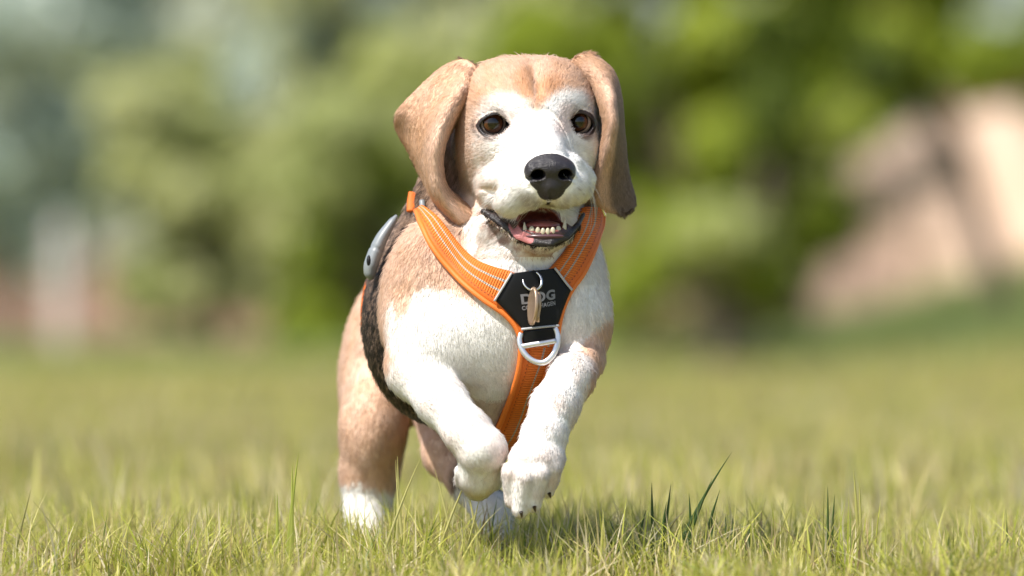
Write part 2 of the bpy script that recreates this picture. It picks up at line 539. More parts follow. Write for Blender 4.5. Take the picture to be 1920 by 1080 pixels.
def coat(V, N):
    px, py = img(V)
    w = V[:, 1]
    n1 = fbm(V, 0.035, 3) - 0.5
    n2 = fbm(V, 0.12, 9) - 0.5
    n3 = fbm(V * np.array([1, 1, 0.35]), 0.35, 17, 2) - 0.5
    C = np.tile(TAN, (len(V), 1))
    def mix(C, col, a):
        return C * (1 - a[:, None]) + col * a[:, None]
    C = mix(C, CREAM, np.clip(0.55 + 0.9 * n1 + 0.5 * n2, 0, 1))
    hv = (V - HO) @ HM.T
    head = (w < 75) & ((py < 402) | ((w < -15) & (py < 482) & (px > 880) & (px < 1115)))
    bod = ~head
    # neck: brown grizzled fur, redder in front
    neck = (bod & (py < 480)).astype(float) * sstep(10, 50, w) * sstep(200, 240, py)
    C = mix(C, BROWN, neck * np.clip(0.50 + 1.6 * n2 + 1.1 * n3, 0, 0.92) * sstep(478, 440, py + 60 * (px < 800)))
    # black saddle round the rib cage
    d = w - (118 + 34 * sstep(560, 470, py) - 22 * sstep(640, 740, py)) + 34 * n1 + 14 * n2
    sad = sstep(-10, 14, d) * sstep(560, 480, w) * (bod) * (py > 330)
    sad = sad * np.where(px > 1060, 0.0, 1.0)
    ss = poly_sdf(px, py, SADDLE) + 12 * n2 + 8 * n1
    sad = np.maximum(sad, sstep(6, -6, ss) * bod * (w < 470) * sstep(70, 110, w))
    sad = sad * sstep(470, 430, w)
    griz = sstep(600, 400, py) * 0.42
    C = mix(C, BLACK, sad * np.clip(1 - griz + 1.6 * n3 + 0.5 * n2, 0.2, 1))
    # white chest and forelegs
    m = bod & (w < 150)
    s = poly_sdf(px, py, CHEST_WHITE) + 16 * n2 + 12 * n1
    a = sstep(7, -7, s) * m
    C = mix(C, WHITE, a * (1 - sad))
    e = sstep(28, 0, np.abs(s + 12)) * m * (s < 0)
    C = mix(C, CREAM, 0.18 * e)
    # elbow patch, pink skin showing through thin fur
    C = mix(C, PINK, np.clip(0.10 + 0.9 * n1, 0, .3) * a * sstep(640, 760, py) * (w < 20))
    C = mix(C, PINK * 0.8, 0.55 * sstep(60, 10, line_dist(px, py, [(975, 880), (1030, 882)])) * (w < -60) * np.clip(0.6 + 1.0 * n1, 0, 1))
    C = mix(C, PINK * 0.75, 0.6 * sstep(75, 15, line_dist(px, py, [(880, 720), (930, 780)])) * (w > 20) * (w < 200) * (py > 690))
    # hind legs
    hl = sstep(420, 520, w) * bod
    sock = sstep(-8, 10, py - 905 + 34 * n2 - 16 * sstep(660, 720, px)) * (px < 800) * (w > 420)
    C = mix(C, CREAM, hl * 0.5 * sstep(715, 752, px) * (px < 800) * (py > 760))
    C = mix(C, WHITE * 0.97, sock)
    sock2 = sstep(-8, 8, py - 918 + 20 * n2) * (px > 800) * (w > 180)
    C = mix(C, WHITE * 0.97, sock2)
    # face
    hs = poly_sdf(px, py, FACE_WHITE) + 7 * n1 + 7 * n2 + 3.5 * n3
    soft = 10 + 20 * sstep(910, 875, px)
    fw = sstep(soft, -soft, hs)
    top = np.clip(0.34 + 0.9 * n1 + 0.6 * n2, 0, 1)
    Ch = TAN * (1 - top[:, None]) + CREAM * top[:, None]
    rs = np.maximum(sstep(34, 6, line_dist(px, py, [(985, 150), (996, 178)])), sstep(30, 6, line_dist(px, py, [(1018, 178), (1038, 158)])))
    Ch = mix(Ch, RUST, 0.62 * rs * np.clip(0.8 + 1.5 * n3, 0, 1))
    Ch = mix(Ch, CREAM * 0.9, 0.55 * sstep(4, 1.0, np.abs(px - 1003 - 3 * n2)) * sstep(215, 190, py))
    Ch = mix(Ch, RUST, 0.25 * sstep(20, 4, line_dist(px, py, [(878, 150), (900, 200)])))
    W2 = mix(np.tile(WHITE, (len(V), 1)), CREAM, np.clip(sstep(965, 875, px) * (0.55 + 1.4 * n2) + 0.9 * np.clip(n1 + n3 - 0.1, 0, 1) * sstep(980, 900, px), 0, .75))
    W2 = mix(W2, PINK * 0.9, 0.5 * sstep(26, 5, line_dist(px, py, [(1062, 212), (1056, 240)])) + 0.35 * sstep(18, 4, line_dist(px, py, [(958, 226), (966, 246)])))
    Ch = mix(Ch, W2, fw)
    # freckled pinkish skin round the nose and on the lip edges
    dn = line_dist(px, py, [(992, 376), (1030, 392), (1068, 380)])
    Ch = mix(Ch, np.array([0.30, 0.20, 0.19]), 0.55 * sstep(24, 6, dn) * (w < -60) * np.clip(0.7 + 2 * n2, 0, 1))
    dl = line_dist(px, py, [(904, 392), (922, 420), (945, 445), (975, 466), (1010, 476), (1050, 472), (1085, 446), (1098, 405)])
    Ch = mix(Ch, np.array([0.30, 0.13, 0.085]), 0.75 * sstep(16, 4, dl) * (w < 10) * np.clip(0.7 + 2 * n2, 0, 1))
    for fx, fy in ((948, 346), (962, 350), (976, 356), (944, 360), (958, 366), (972, 371), (950, 378), (966, 384), (1084, 352), (1092, 362), (1080, 368), (1090, 378)):
        Ch = mix(Ch, np.array([0.22, 0.16, 0.14]), 0.5 * sstep(3.6, 1.2, np.hypot(px - fx, py - fy)) * (w < -40))
    C = np.where(head[:, None], Ch, C)
    # bare skin: nose leather, lips, eye rims, mouth
    bare = np.zeros(len(V))
    def ellm(c, r, pad=1.0):
        q = (hv - np.array(c)) / (np.array(r) + pad)
        return (q ** 2).sum(1) < 1
    nose = ellm((0, 156, -67), (47, 36, 31), 2) | ellm((0, 158, -92), (27, 34, 29), 2) | ellm((0, 170, -76), (42, 22, 30), 2)
    nose &= (hv[:, 1] > 140 - 0.10 * np.abs(hv[:, 0])) & head
    phil = (np.abs(hv[:, 0]) < 3.5) & (hv[:, 2] < -100) & (hv[:, 2] > -140) & (hv[:, 1] > 120) & head
    nst = (((np.abs(hv[:, 0]) - 25) / 12) ** 2 + ((hv[:, 2] + 71) / 9) ** 2 < 1) & (hv[:, 1] < 172) & (hv[:, 1] > 110) & head
    C = np.where((nose | phil)[:, None], np.array([0.020, 0.017, 0.020]), C); C[nst] = 0.002; bare[nose | phil] = 1; bare[nst] = 0.56
    for c, R in EYES:
        q = V - c
        dd = np.linalg.norm(q, axis=1)
        a = q @ HR; u = q @ HU; f = q @ HF
        sg = 1 if c[0] > HO[0] else -1
        u = u + a * 0.10 * sg
        al = np.maximum(np.sqrt(a * a + (u + 9.5) ** 2), np.sqrt(a * a + (u - 9.5) ** 2)) - 29.0
        rim = (al < 6.0 + 2.0 * (sg > 0)) & (dd < 40) & (f > -8)
        C[rim] = SKIN; bare[rim] = 1
        so = sstep(15, 5, al) * (dd < 50) * (f > -25)
        so = np.where(rim, 0, so)
        C = mix(C, np.array([0.20, 0.13, 0.11]), so * np.clip(0.55 + 0.35 * (u < 0) + 1.5 * n3, 0, 0.9))
        tear = (np.hypot(a + sg * 29, u + 2) < 6) & (dd < 45) & (f > -12)
        C[tear] = SKIN; bare[tear] = 1
    # lips and mouth
    mth = (poly_sdf(px, py, [(906, 390), (940, 403), (968, 418), (985, 404), (1050, 400), (1066, 406), (1090, 399), (1082, 424), (1062, 446), (1032, 457), (1000, 456), (970, 444), (948, 425), (926, 409)]) < 1) & (w < -14) & head & ((N[:, 1] > -0.55) | (w > -104) | ((py > 413) & (px > 972)))
    C = np.where(mth[:, None], np.array([0.05, 0.024, 0.026]), C); bare[mth] = 1
    dlip = line_dist(px, py, LOWLIP)
    lip = (dlip < 6.5 + 3 * n2) & (w < 6) & (w > -135) & (py > 386) & head
    C = np.where(lip[:, None], SKIN * 0.7, C); bare[lip & (dlip < 4.6)] = 1
    qm = P(1017, 414, -96)
    cav = ((((V[:, 0] - qm[0]) / 49) ** 2 + ((V[:, 2] - qm[2]) / 24) ** 2) < 1) & (w > -150) & (w < -20) & head
    cavd = cav & (N[:, 2] > -0.2)
    C = np.where(cav[:, None], FLESH * (0.8 + 0.8 * (n2[:, None] + 0.5)), C); bare[cav] = 1
    pk = (line_dist(px, py, [(962, 424), (972, 440), (992, 448)]) < 9) & (w < -60) & (w > -125) & head & (py > 412)
    C = np.where(pk[:, None], np.array([0.42, 0.15, 0.15]), C); bare[pk] = 1
    clf = (line_dist(px, py, [(906, 390), (936, 404), (966, 418)]) < 5) & (w < 6) & head
    C = np.where(clf[:, None], SKIN, C); bare[clf] = 1
    C = C * (1 + 0.16 * n3[:, None] * (1 - bare[:, None]))
    return np.clip(C, 0.004, 0.9), bare, head

BC, BARE, HEAD = coat(BV, BN)

skin = M('dog coat')
b = skin.n('BsdfPrincipled')
at = skin.n('Attribute', attribute_name='coat'); ab = skin.n('Attribute', attribute_name='bare')
skin.l(at.outputs['Color'], b.inputs['Base Color'])
mr = skin.n('MapRange'); mr.inputs['From Min'].default_value = 0.55; mr.inputs['To Min'].default_value = 0.85; mr.inputs['To Max'].default_value = 0.36
skin.l(ab.outputs['Fac'], mr.inputs['Value']); skin.l(mr.outputs[0], b.inputs['Roughness'])
mr2 = skin.n('MapRange'); mr2.inputs['From Min'].default_value = 0.55; mr2.inputs['To Min'].default_value = 0.02; mr2.inputs['To Max'].default_value = 0.45
skin.l(ab.outputs['Fac'], mr2.inputs['Value']); skin.l(mr2.outputs[0], b.inputs['Specular IOR Level'])
tc = skin.n('TexCoord'); vo = skin.n('TexVoronoi'); vo.inputs['Scale'].default_value = 1300
skin.l(tc.outputs['Object'], vo.inputs['Vector'])
bp = skin.n('Bump'); bp.inputs['Distance'].default_value = 0.0007
ml = skin.n('Math', operation='MULTIPLY'); ml.inputs[1].default_value = 0.55
skin.l(ab.outputs['Fac'], ml.inputs[0]); skin.l(ml.outputs[0], bp.inputs['Strength'])
skin.l(vo.outputs[0], bp.inputs['Height']); skin.l(bp.outputs[0], b.inputs['Normal'])
skin.l(b.outputs[0], skin.out.inputs[0])

dog = thing('dog', 'tan and white beagle with black saddle bounding towards the camera over the grass, mouth open', 'dog', tuple(P(900, 1060, 300) / S))
body = mesh_obj('body', BV, BF, skin.m, dog)
col_attr(body, 'coat', BC)
f_attr(body, 'bare', BARE)

# ------------------------------------------------------------ ears: bent sheets with thickness
def catmull(Pt, n):
    Pt = np.asarray(Pt, float)
    k = len(Pt)
    t = np.linspace(0, k - 1, n)
    i = np.minimum(t.astype(int), k - 2); f = (t - i)
    g = lambda j: Pt[np.clip(j, 0, k - 1)]
    p0, p1, p2, p3 = g(i - 1), g(i), g(i + 1), g(i + 2)
    p0 = np.where((i == 0).reshape(-1, *([1] * (Pt.ndim - 1))), 2 * p1 - p2, p0)
    p3 = np.where((i == k - 2).reshape(-1, *([1] * (Pt.ndim - 1))), 2 * p2 - p1, p3)
    f = f.reshape(-1, *([1] * (Pt.ndim - 1)))
    return 0.5 * (2 * p1 + (p2 - p0) * f + (2 * p0 - 5 * p1 + 4 * p2 - p3) * f ** 2 + (3 * p1 - p0 - 3 * p2 + p3) * f ** 3)

def sheet(rows, nu, nv, thick, flip=False):
    A = np.array([[P(*c) for c in r] for r in rows])
    A = catmull(A, nu)
    A = catmull(A.transpose(1, 0, 2), nv).transpose(1, 0, 2)       # (nu, nv, 3)
    du = np.gradient(A, axis=0); dv = np.gradient(A, axis=1)
    N = np.cross(du, dv); N /= np.linalg.norm(N, axis=2, keepdims=True) + 1e-9
    if flip: N = -N
    u = np.linspace(0, 1, nu)[:, None]; v = np.linspace(0, 1, nv)[None, :]
    edge = np.minimum(np.minimum(v, 1 - v) * 9, np.minimum(1 - u, 1) * 9 + 0.0)
    th = (thick * np.sqrt(np.clip(edge, 0, 1)))[..., None]
    T = A + N * th * 0.5; B = A - N * th * 0.5
    n = nu * nv
    Vv = np.concatenate([T.reshape(-1, 3), B.reshape(-1, 3)])
    i = np.arange(nu - 1)[:, None] * nv + np.arange(nv - 1)[None, :]
    i = i.ravel()
    q = np.stack([i, i + nv, i + nv + 1, i + 1], 1)
    if flip: q = q[:, ::-1]
    F = [q, q[:, ::-1] + n]
    bo = np.concatenate([np.arange(nv), np.arange(1, nu) * nv + nv - 1, (nu - 1) * nv + np.arange(nv - 2, -1, -1), np.arange(nu - 2, -1, -1) * nv])
    s = np.stack([bo[:-1], bo[1:], bo[1:] + n, bo[:-1] + n], 1)
    if flip: s = s[:, ::-1]
    F.append(s)
    F = np.concatenate(F)
    uu = np.broadcast_to(u, (nu, nv)).ravel(); vv = np.broadcast_to(v, (nu, nv)).ravel()
    dirs = (du / (np.linalg.norm(du, axis=2, keepdims=True) + 1e-9)).reshape(-1, 3)
    return Vv, F, np.tile(uu, 2), np.tile(vv, 2), np.tile(dirs, (2, 1))

EAR_A = [
 [(868, 122, 110), (866, 114, 95), (878, 116, 88), (892, 126, 85), (905, 150, 85), (912, 176, 95)],
 [(822, 135, 115), (842, 126, 88), (860, 136, 72), (876, 156, 40), (884, 182, 52), (880, 205, 100)],
 [(778, 172, 112), (800, 170, 84), (824, 184, 54), (844, 200, 2), (855, 216, 24), (851, 240, 96)],
 [(744, 210, 104), (770, 214, 94), (800, 230, 56), (822, 245, -14), (834, 258, 14), (832, 275, 96)],
 [(741, 238, 124), (766, 258, 114), (793, 280, 70), (812, 293, -8), (827, 302, 20), (825, 315, 92)],
 [(760, 272, 132), (780, 303, 124), (800, 332, 76), (814, 343, 0), (833, 346, 18), (835, 350, 66)],
 [(784, 312, 124), (799, 343, 114), (815, 370, 70), (831, 380, 12), (852, 374, 28), (858, 368, 60)],
 [(812, 356, 104), (824, 380, 82), (838, 400, 58), (856, 411, 22), (876, 406, 30), (888, 394, 50)],
 [(836, 388, 84), (842, 398, 68), (852, 409, 50), (866, 416, 34), (880, 413, 38), (889, 404, 48)]]
EAR_B = [
 [(1066, 135, 100), (1074, 114, 90), (1090, 103, 88), (1106, 101, 95), (1120, 109, 110)],
 [(1100, 152, 62), (1117, 136, 46), (1132, 131, 60), (1142, 132, 85), (1150, 138, 110)],
 [(1120, 188, 30), (1140, 172, 6), (1151, 172, 34), (1158, 176, 70), (1163, 182, 110)],
 [(1130, 236, 14), (1150, 220, -20), (1156, 226, 26), (1163, 234, 72), (1169, 240, 116)],
 [(1124, 288, 28), (1142, 274, -2), (1151, 284, 36), (1162, 290, 76), (1174, 296, 118)],
 [(1112, 328, 40), (1130, 326, 28), (1146, 331, 52), (1164, 336, 84), (1182, 338, 118)],
 [(1108, 360, 50), (1128, 370, 46), (1148, 375, 64), (1170, 377, 88), (1191, 370, 114)],
 [(1115, 374, 56), (1133, 386, 56), (1153, 394, 68), (1172, 398, 86), (1190, 388, 106)],
 [(1125, 380, 62), (1139, 389, 62), (1155, 395, 72), (1171, 398, 84), (1185, 393, 98)]]

def ear(rows, flip, side):
    V, F, u, v, D = sheet(rows, 100, 72, 8, flip)
    wob = (fbm(V, 0.022, 90, 1) - 0.5) * 7
    V = V + np.array([0.3, 1.0, 0]) * wob[:, None]
    n = len(V) // 2
    N = vnormals(V, F)
    n1 = fbm(V, 0.03, 31) - 0.5; n2 = fbm(V, 0.12, 37) - 0.5; n3 = fbm(V * np.array([1, 1, 0.35]), 0.35, 41, 2) - 0.5
    C = np.tile(TAN * (1.08 if side < 0 else 0.95), (len(V), 1))
    a = np.clip(0.18 + 1.0 * n1 + 0.6 * n2, 0, 1)
    C = C * (1 - a[:, None]) + CREAM * 0.95 * a[:, None]
    vr = 0.64 if side < 0 else 0.27
    r = sstep(0.17, 0.03, np.abs(v - vr)) * 0.62 * sstep(0.08, 0.3, u)
    C = C * (1 - r[:, None]) + CREAM * 1.0 * r[:, None]
    if side > 0:
        g = sstep(0.36, 0.52, v) * sstep(0.10, 0.35, u) * 0.9  # brown fur, darkened behind the crest to carry the ear's shade
        C = C * (1 - g[:, None]) + np.array([0.20, 0.145, 0.105]) * g[:, None]
    else:
        g = sstep(0.30, 0.05, v) * sstep(0.3, 0.45, u) * 0.5
        C = C * (1 - g[:, None]) + np.array([0.33, 0.19, 0.12]) * g[:, None]
    C = np.clip(C * (1 + 0.22 * n3[:, None]), 0.01, 0.9)
    ob = mesh_obj('ear', V, F, skin.m, dog)
    col_attr(ob, 'coat', C); f_attr(ob, 'bare', np.zeros(len(V)))
    return ob, V, F, N, C, D
EARS = [ear(EAR_A, False, -1), ear(EAR_B, False, 1)]

# ------------------------------------------------------------ eyes
def sphere_mesh(c, r, axisv, upv, nu=40, nv=48, squash=1.0):
    axisv = np.asarray(axisv) / np.linalg.norm(axisv)
    rt = np.cross(axisv, upv); rt /= np.linalg.norm(rt)
    up = np.cross(rt, axisv)
    th = np.linspace(0, math.pi, nu); ph = np.linspace(0, 2 * math.pi, nv, endpoint=False)
    T, Ph = np.meshgrid(th, ph, indexing='ij')
    L = np.cos(T); q = np.sin(T)
    V = c + r * (L[..., None] * axisv * squash + (q * np.cos(Ph))[..., None] * rt + (q * np.sin(Ph))[..., None] * up)
    i = np.arange(nu - 1)[:, None] * nv; j = np.arange(nv)[None, :]
    j2 = (j + 1) % nv
    F = np.stack([(i + j).ravel(), (i + nv + j).ravel(), (i + nv + j2).ravel(), (i + j2).ravel()], 1)
    return V.reshape(-1, 3), F, T.ravel(), Ph.ravel()

eyem = principled('eye', rough=0.09, spec=0.55, attr='iris')
for (c, R), gaze in zip(EYES, ((0.05, -1, -0.02), (-0.02, -1, 0.02))):
    V, F, T, Ph = sphere_mesh(c, R - 0.2, gaze, (0, 0, 1), 64, 72)
    C = np.zeros((len(V), 3))
    k = np.random.default_rng(3).random(72)
    kk = k[(Ph / (2 * math.pi) * 72).astype(int) % 72]
    iris = np.array([0.062, 0.020, 0.008]) * (0.7 + 0.6 * kk[:, None]) * (0.6 + 0.7 * sstep(0.35, 0.75, T))[:, None]
    scl = np.array([0.38, 0.30, 0.27]) * np.ones_like(C)
    C = iris
    a = sstep(0.50, 0.40, T)[:, None]; C = C * (1 - a) + np.array([0.004, 0.003, 0.003]) * a
    a = sstep(0.70, 0.80, T)[:, None]; C = C * (1 - a) + np.array([0.010, 0.006, 0.006]) * a
    a = sstep(0.86, 0.95, T)[:, None]; C = C * (1 - a) + scl * a
    ob = mesh_obj('eye', V, F, eyem.m, dog)
    col_attr(ob, 'iris', C)

# ------------------------------------------------------------ mouth: tongue, teeth
def blob(name, c, r, R, mat, parent, nu=16, nv=20, deform=None):
    V, F, T, Ph = sphere_mesh(np.zeros(3), 1.0, (0, -1, 0), (0, 0, 1), nu, nv)
    V = V * np.array(r)
    if deform is not None: V = deform(V)
    V = V @ np.asarray(R) + c
    return mesh_obj(name, V, F, mat, parent)
I3 = np.eye(3)
tonguem = principled('tongue', (0.24, 0.065, 0.06), 0.35, bump=(700, 0.4, 0.0004), Subsurface_Weight=0.0)
blob('tongue', P(1018, 424, -60), (34, 50, 11), I3, tonguem.m, dog)
toothm = principled('tooth enamel', (0.44, 0.39, 0.28), 0.22, bump=(500, 0.1, 0.0003))
def tooth(px, py, w, rx, h, lean=0, tip=0.5, name='tooth'):
    def df(V):
        t = (V[:, 2] / h + 1) / 2
        V = V.copy()
        V[:, 0] *= 1 - (1 - tip) * np.clip(t, 0, 1) ** 1.5
        V[:, 1] *= 1 - (1 - tip) * np.clip(t, 0, 1) ** 1.5
        V[:, 0] += lean * t
        return V
    return blob(name, P(px, py, w), (rx, rx * 0.75, h), I3, toothm.m, dog, 12, 14, df)
for px, py, rx, h in ((997, 432, 6.3, 8.5), (1008.5, 433.5, 5.3, 8), (1018, 434.5, 5, 7.5), (1027, 434.5, 4.8, 7.5), (1036.5, 433.5, 5.3, 8), (1047, 431.5, 5.8, 8.5)):
    tooth(px, py, -116 + 0.035 * (px - 1022) ** 2 * 0.4, rx, h, tip=0.85)
tooth(986, 429, -104, 5.2, 13, -3, 0.25, 'canine_tooth')
tooth(1057, 424, -102, 5.2, 15, 3, 0.25, 'canine_tooth')
gumm = principled('gum', (0.10, 0.045, 0.055), 0.3)
blob('gum', P(1021, 443, -100), (40, 20, 8), I3, gumm.m, dog)

# ------------------------------------------------------------ claws
clawm = principled('claw', (0.05, 0.03, 0.02), 0.3)
for px, py, w, dx, dy in ((977, 966, -196, 2, 6), (1002, 956, -192, 2, 5), (1030, 931, -174, 3, 4)):
    a = P(px, py - 6, w); b_ = P(px + dx, py + dy, w + 6)
    d = b_ - a; L = np.linalg.norm(d); d /= L
    q = np.cross(d, (0, 1, 0)); q /= np.linalg.norm(q); q2 = np.cross(d, q)
    V = []
    for i in range(7):
        t = i / 6; r = 3.6 * (1 - t) ** 0.7 + 0.2
        for j in range(10):
            an = j * math.pi / 5
            V.append(a + d * L * t + r * (q * math.cos(an) + q2 * math.sin(an)))
    F = [[i * 10 + j, i * 10 + (j + 1) % 10, (i + 1) * 10 + (j + 1) % 10, (i + 1) * 10 + j] for i in range(6) for j in range(10)]
    mesh_obj('claw', V, F, clawm.m, dog)

# ------------------------------------------------------------ fur
def furmat():
    m = M('fur')
    b = m.n('BsdfPrincipled'); b.inputs['Roughness'].default_value = 0.55; b.inputs['Specular IOR Level'].default_value = 0.18
    a = m.n('Attribute', attribute_name='coat'); nn = m.n('Attribute', attribute_name='nrm')
    g = m.n('NewGeometry')
    v1 = m.n('VectorMath', operation='SCALE'); v1.inputs[3].default_value = 0.15
    m.l(g.outputs['Normal'], v1.inputs[0])
    v2 = m.n('VectorMath', operation='ADD'); m.l(v1.outputs[0], v2.inputs[0]); m.l(nn.outputs['Vector'], v2.inputs[1])
    v3 = m.n('VectorMath', operation='NORMALIZE'); m.l(v2.outputs[0], v3.inputs[0])
    m.l(v3.outputs[0], b.inputs['Normal'])
    m.l(a.outputs['Color'], b.inputs['Base Color'])
    tr = m.n('BsdfTranslucent'); m.l(a.outputs['Color'], tr.inputs['Color']); m.l(v3.outputs[0], tr.inputs['Normal'])
    mx = m.n('MixShader'); mx.inputs[0].default_value = 0.15
    m.l(b.outputs[0], mx.inputs[1]); m.l(tr.outputs[0], mx.inputs[2])
    m.l(mx.outputs[0], m.out.inputs[0])
    return m.m
FURM = furmat()

def sample_faces(V, F, wgt, n, rg):
    a = V[F[:, 0]]; b = V[F[:, 1]]; c = V[F[:, 2]]; d = V[F[:, 3]]
    ar = 0.5 * np.linalg.norm(np.cross(c - a, d - b), axis=1)
    p = ar * wgt
    cdf = np.cumsum(p); cdf /= cdf[-1]
    fi = np.searchsorted(cdf, rg.random(n))
    fi = np.minimum(fi, len(F) - 1)
    s, t = rg.random(n), rg.random(n)
    w4 = np.stack([(1 - s) * (1 - t), s * (1 - t), s * t, (1 - s) * t], 1)
    return fi, w4

def lerp4(A, F, fi, w4):
    return sum(A[F[fi, k]] * (w4[:, k:k + 1] if A.ndim > 1 else w4[:, k]) for k in range(4))

def make_hair(name, root, nrm, dirn, length, lift, col, rad, parent, rg, npt=4, curl=0.25, kind='stuff'):
    n = len(root)
    t = dirn - nrm * (dirn * nrm).sum(1, keepdims=True)
    t /= np.linalg.norm(t, axis=1, keepdims=True) + 1e-9
    side = np.cross(nrm, t)
    j = rg.normal(0, 1, n)[:, None] * 0.22
    t = t + side * j; t /= np.linalg.norm(t, axis=1, keepdims=True)
    Pn = np.zeros((n, npt, 3))
    L = length[:, None]; lf = lift[:, None]
    for k in range(npt):
        s = k / (npt - 1)
        up = lf * (s - 0.55 * s * s)
        Pn[:, k] = root - nrm * 0.8 * (1 - s) + t * L * (s * 0.95) + nrm * L * up + side * L * curl * 0.3 * (s * s) * rg.normal(0, 1, n)[:, None]
    cu = bpy.data.hair_curves.new(name)
    cu.add_curves([npt] * n)
    cu.attributes['position'].data.foreach_set('vector', (Pn / S).astype(np.float32).ravel())
    ra = cu.attributes.get('radius') or cu.attributes.new('radius', 'FLOAT', 'POINT')
    prof = np.array([1.0, 0.95, 0.75, 0.15] if npt == 4 else list(np.linspace(1, 0.15, npt)))
    R = (rad[:, None] * prof[None, :]) / S
    ra.data.foreach_set('value', R.astype(np.float32).ravel())
    ca = cu.attributes.new('coat', 'FLOAT_COLOR', 'CURVE')
    ca.data.foreach_set('color', np.concatenate([col, np.ones((n, 1))], 1).astype(np.float32).ravel())
    na = cu.attributes.new('nrm', 'FLOAT_VECTOR', 'CURVE')
    na.data.foreach_set('vector', nrm.astype(np.float32).ravel())
    cu.materials.append(FURM)
    ob = bpy.data.objects.new(name, cu)
    COL.objects.link(ob)
    if parent is not None:
        ob.parent = parent
        ob.matrix_parent_inverse = parent.matrix_basis.inverted()
    if kind: ob['kind'] = kind
    return ob

# flow anchors: photo x, y, depth -> direction across, down, away
ANCH = [
 (790, 420, 120, -0.5, 0.8, 0.5), (830, 440, 60, -0.2, 1, 0.3), (960, 450, 20, 0, 1, 0.2), (1100, 440, 60, 0.3, 1, 0.4),
 (760, 500, 80, -0.35, 1, 0.5), (820, 560, 0, -0.2, 1, 0.2), (900, 600, -40, 0.15, 1, 0), (960, 600, -40, 0, 1, 0), (1060, 560, 0, 0.1, 1, 0.1),
 (1120, 560, 60, 0.2, 1, 0.4), (800, 640, -10, 0.1, 1, 0), (880, 680, -20, 0.3, 1, 0.1), (720, 620, 90, -0.2, 1, 0.6), (900, 760, 60, 0, 1, 0.3),
 (690, 600, 260, -0.1, 0.9, 0.7), (740, 440, 250, -0.7, 0.6, 0.7), (700, 720, 250, 0.2, 0.9, 0.7),
 (780, 730, -30, 0.75, 0.7, -0.5), (850, 790, -90, 0.75, 0.8, -0.3), (905, 850, -160, 0.5, 1, 0), (900, 900, -70, 0, 1, 0.4),
 (1090, 690, -20, -0.4, 1, -0.2), (1050, 760, -140, -0.3, 1, -0.1), (1010, 850, -190, -0.2, 1, 0), (980, 940, -190, -0.1, 1, 0.1), (1040, 900, -160, 0, 1, 0.2),
 (660, 700, 800, -0.1, 1, 0.3), (720, 800, 700, 0.1, 1, 0.1), (690, 950, 650, 0, 1, 0), (830, 800, 600, 0.2, 1, 0), (920, 980, 400, 0, 1, 0)]
def flow(V, head):
    A = np.array([P(*a[:3]) for a in ANCH]); D = np.array([(a[3], a[5], -a[4]) for a in ANCH])
    out = np.zeros_like(V); ws = np.zeros(len(V))
    for a, d in zip(A, D):
        w = 1 / (((V - a) ** 2).sum(1) + 400) ** 2
        out += w[:, None] * d; ws += w
    out /= ws[:, None]
    hv = (V - HO) @ HM.T
    d = hv - np.array([0, 165, -62])
    d[:, 2] += np.where(hv[:, 1] > 60, 0, 0.0)
    d /= np.linalg.norm(d, axis=1, keepdims=True)
    ch = sstep(60, 110, np.abs(hv[:, 0])) * sstep(20, -40, hv[:, 2])
    d[:, 2] -= 0.5 * ch; d[:, 1] -= 0.3 * ch
    hd = d @ HM
    return np.where(head[:, None], hd, out)

def fur_len(V, head):
    px, py = img(V); w = V[:, 1]
    hv = (V - HO) @ HM.T
    L = np.full(len(V), 12.5)
    L = np.where((w < 60) & (py > 690), 10, L)
    L = np.where((w < -60) & (py > 800), 8, L)
    L = np.where((py < 520) & (w > 0), 18, L)
    hl = 7 + 8 * sstep(90, -60, hv[:, 1]) + 4 * sstep(-60, -150, hv[:, 2])
    return np.where(head, hl, L)

# ------------------------------------------------------------ harness, laid over the torso surface
XG = np.arange(-340, 216, 4.0); ZG = np.arange(100, 860, 4.0)
def depth_map():
    ix = np.clip(np.searchsorted(xs, XG), 0, len(xs) - 1); iz = np.clip(np.searchsorted(zs, ZG), 0, len(zs) - 1)
    T = TORSO[ix][:, :, iz]
    neg = T < 0
    has = neg.any(1)
    j = np.argmax(neg, 1)
    j = np.maximum(j, 1)
    a = np.take_along_axis(T, (j - 1)[:, None, :], 1)[:, 0]; b = np.take_along_axis(T, j[:, None, :], 1)[:, 0]
    t = np.clip(a / np.where(np.abs(a - b) < 1e-6, 1, a - b), 0, 1)
    D = ys[j - 1] + (ys[j] - ys[j - 1]) * t
    D = np.where(has, D, np.nan)
    for k in range(D.shape[1]):
        c = D[:, k]; ok = np.nonzero(~np.isnan(c))[0]
        if len(ok) == 0: D[:, k] = 150; continue
        lo, hi = ok[0], ok[-1]
        c[:lo] = c[lo] + 8 * (lo - np.arange(lo)); c[hi + 1:] = c[hi] + 8 * (np.arange(hi + 1, len(c)) - hi)
        m = np.isnan(c); c[m] = np.interp(np.nonzero(m)[0], np.nonzero(~m)[0], c[~m])
        D[:, k] = c
    D = np.minimum(D, 330)
    for _ in range(3):
        Q = np.pad(D, 1, mode='edge')
        D = (Q[:-2, 1:-1] + Q[2:, 1:-1] + Q[1:-1, :-2] + Q[1:-1, 2:] + 2 * D) / 6
        Q = np.pad(D, 2, mode='edge')
        D = (Q[:-4, 2:-2] + Q[4:, 2:-2] + Q[2:-2, :-4] + Q[2:-2, 4:] + 2 * D) / 6
    return D
DM = depth_map()
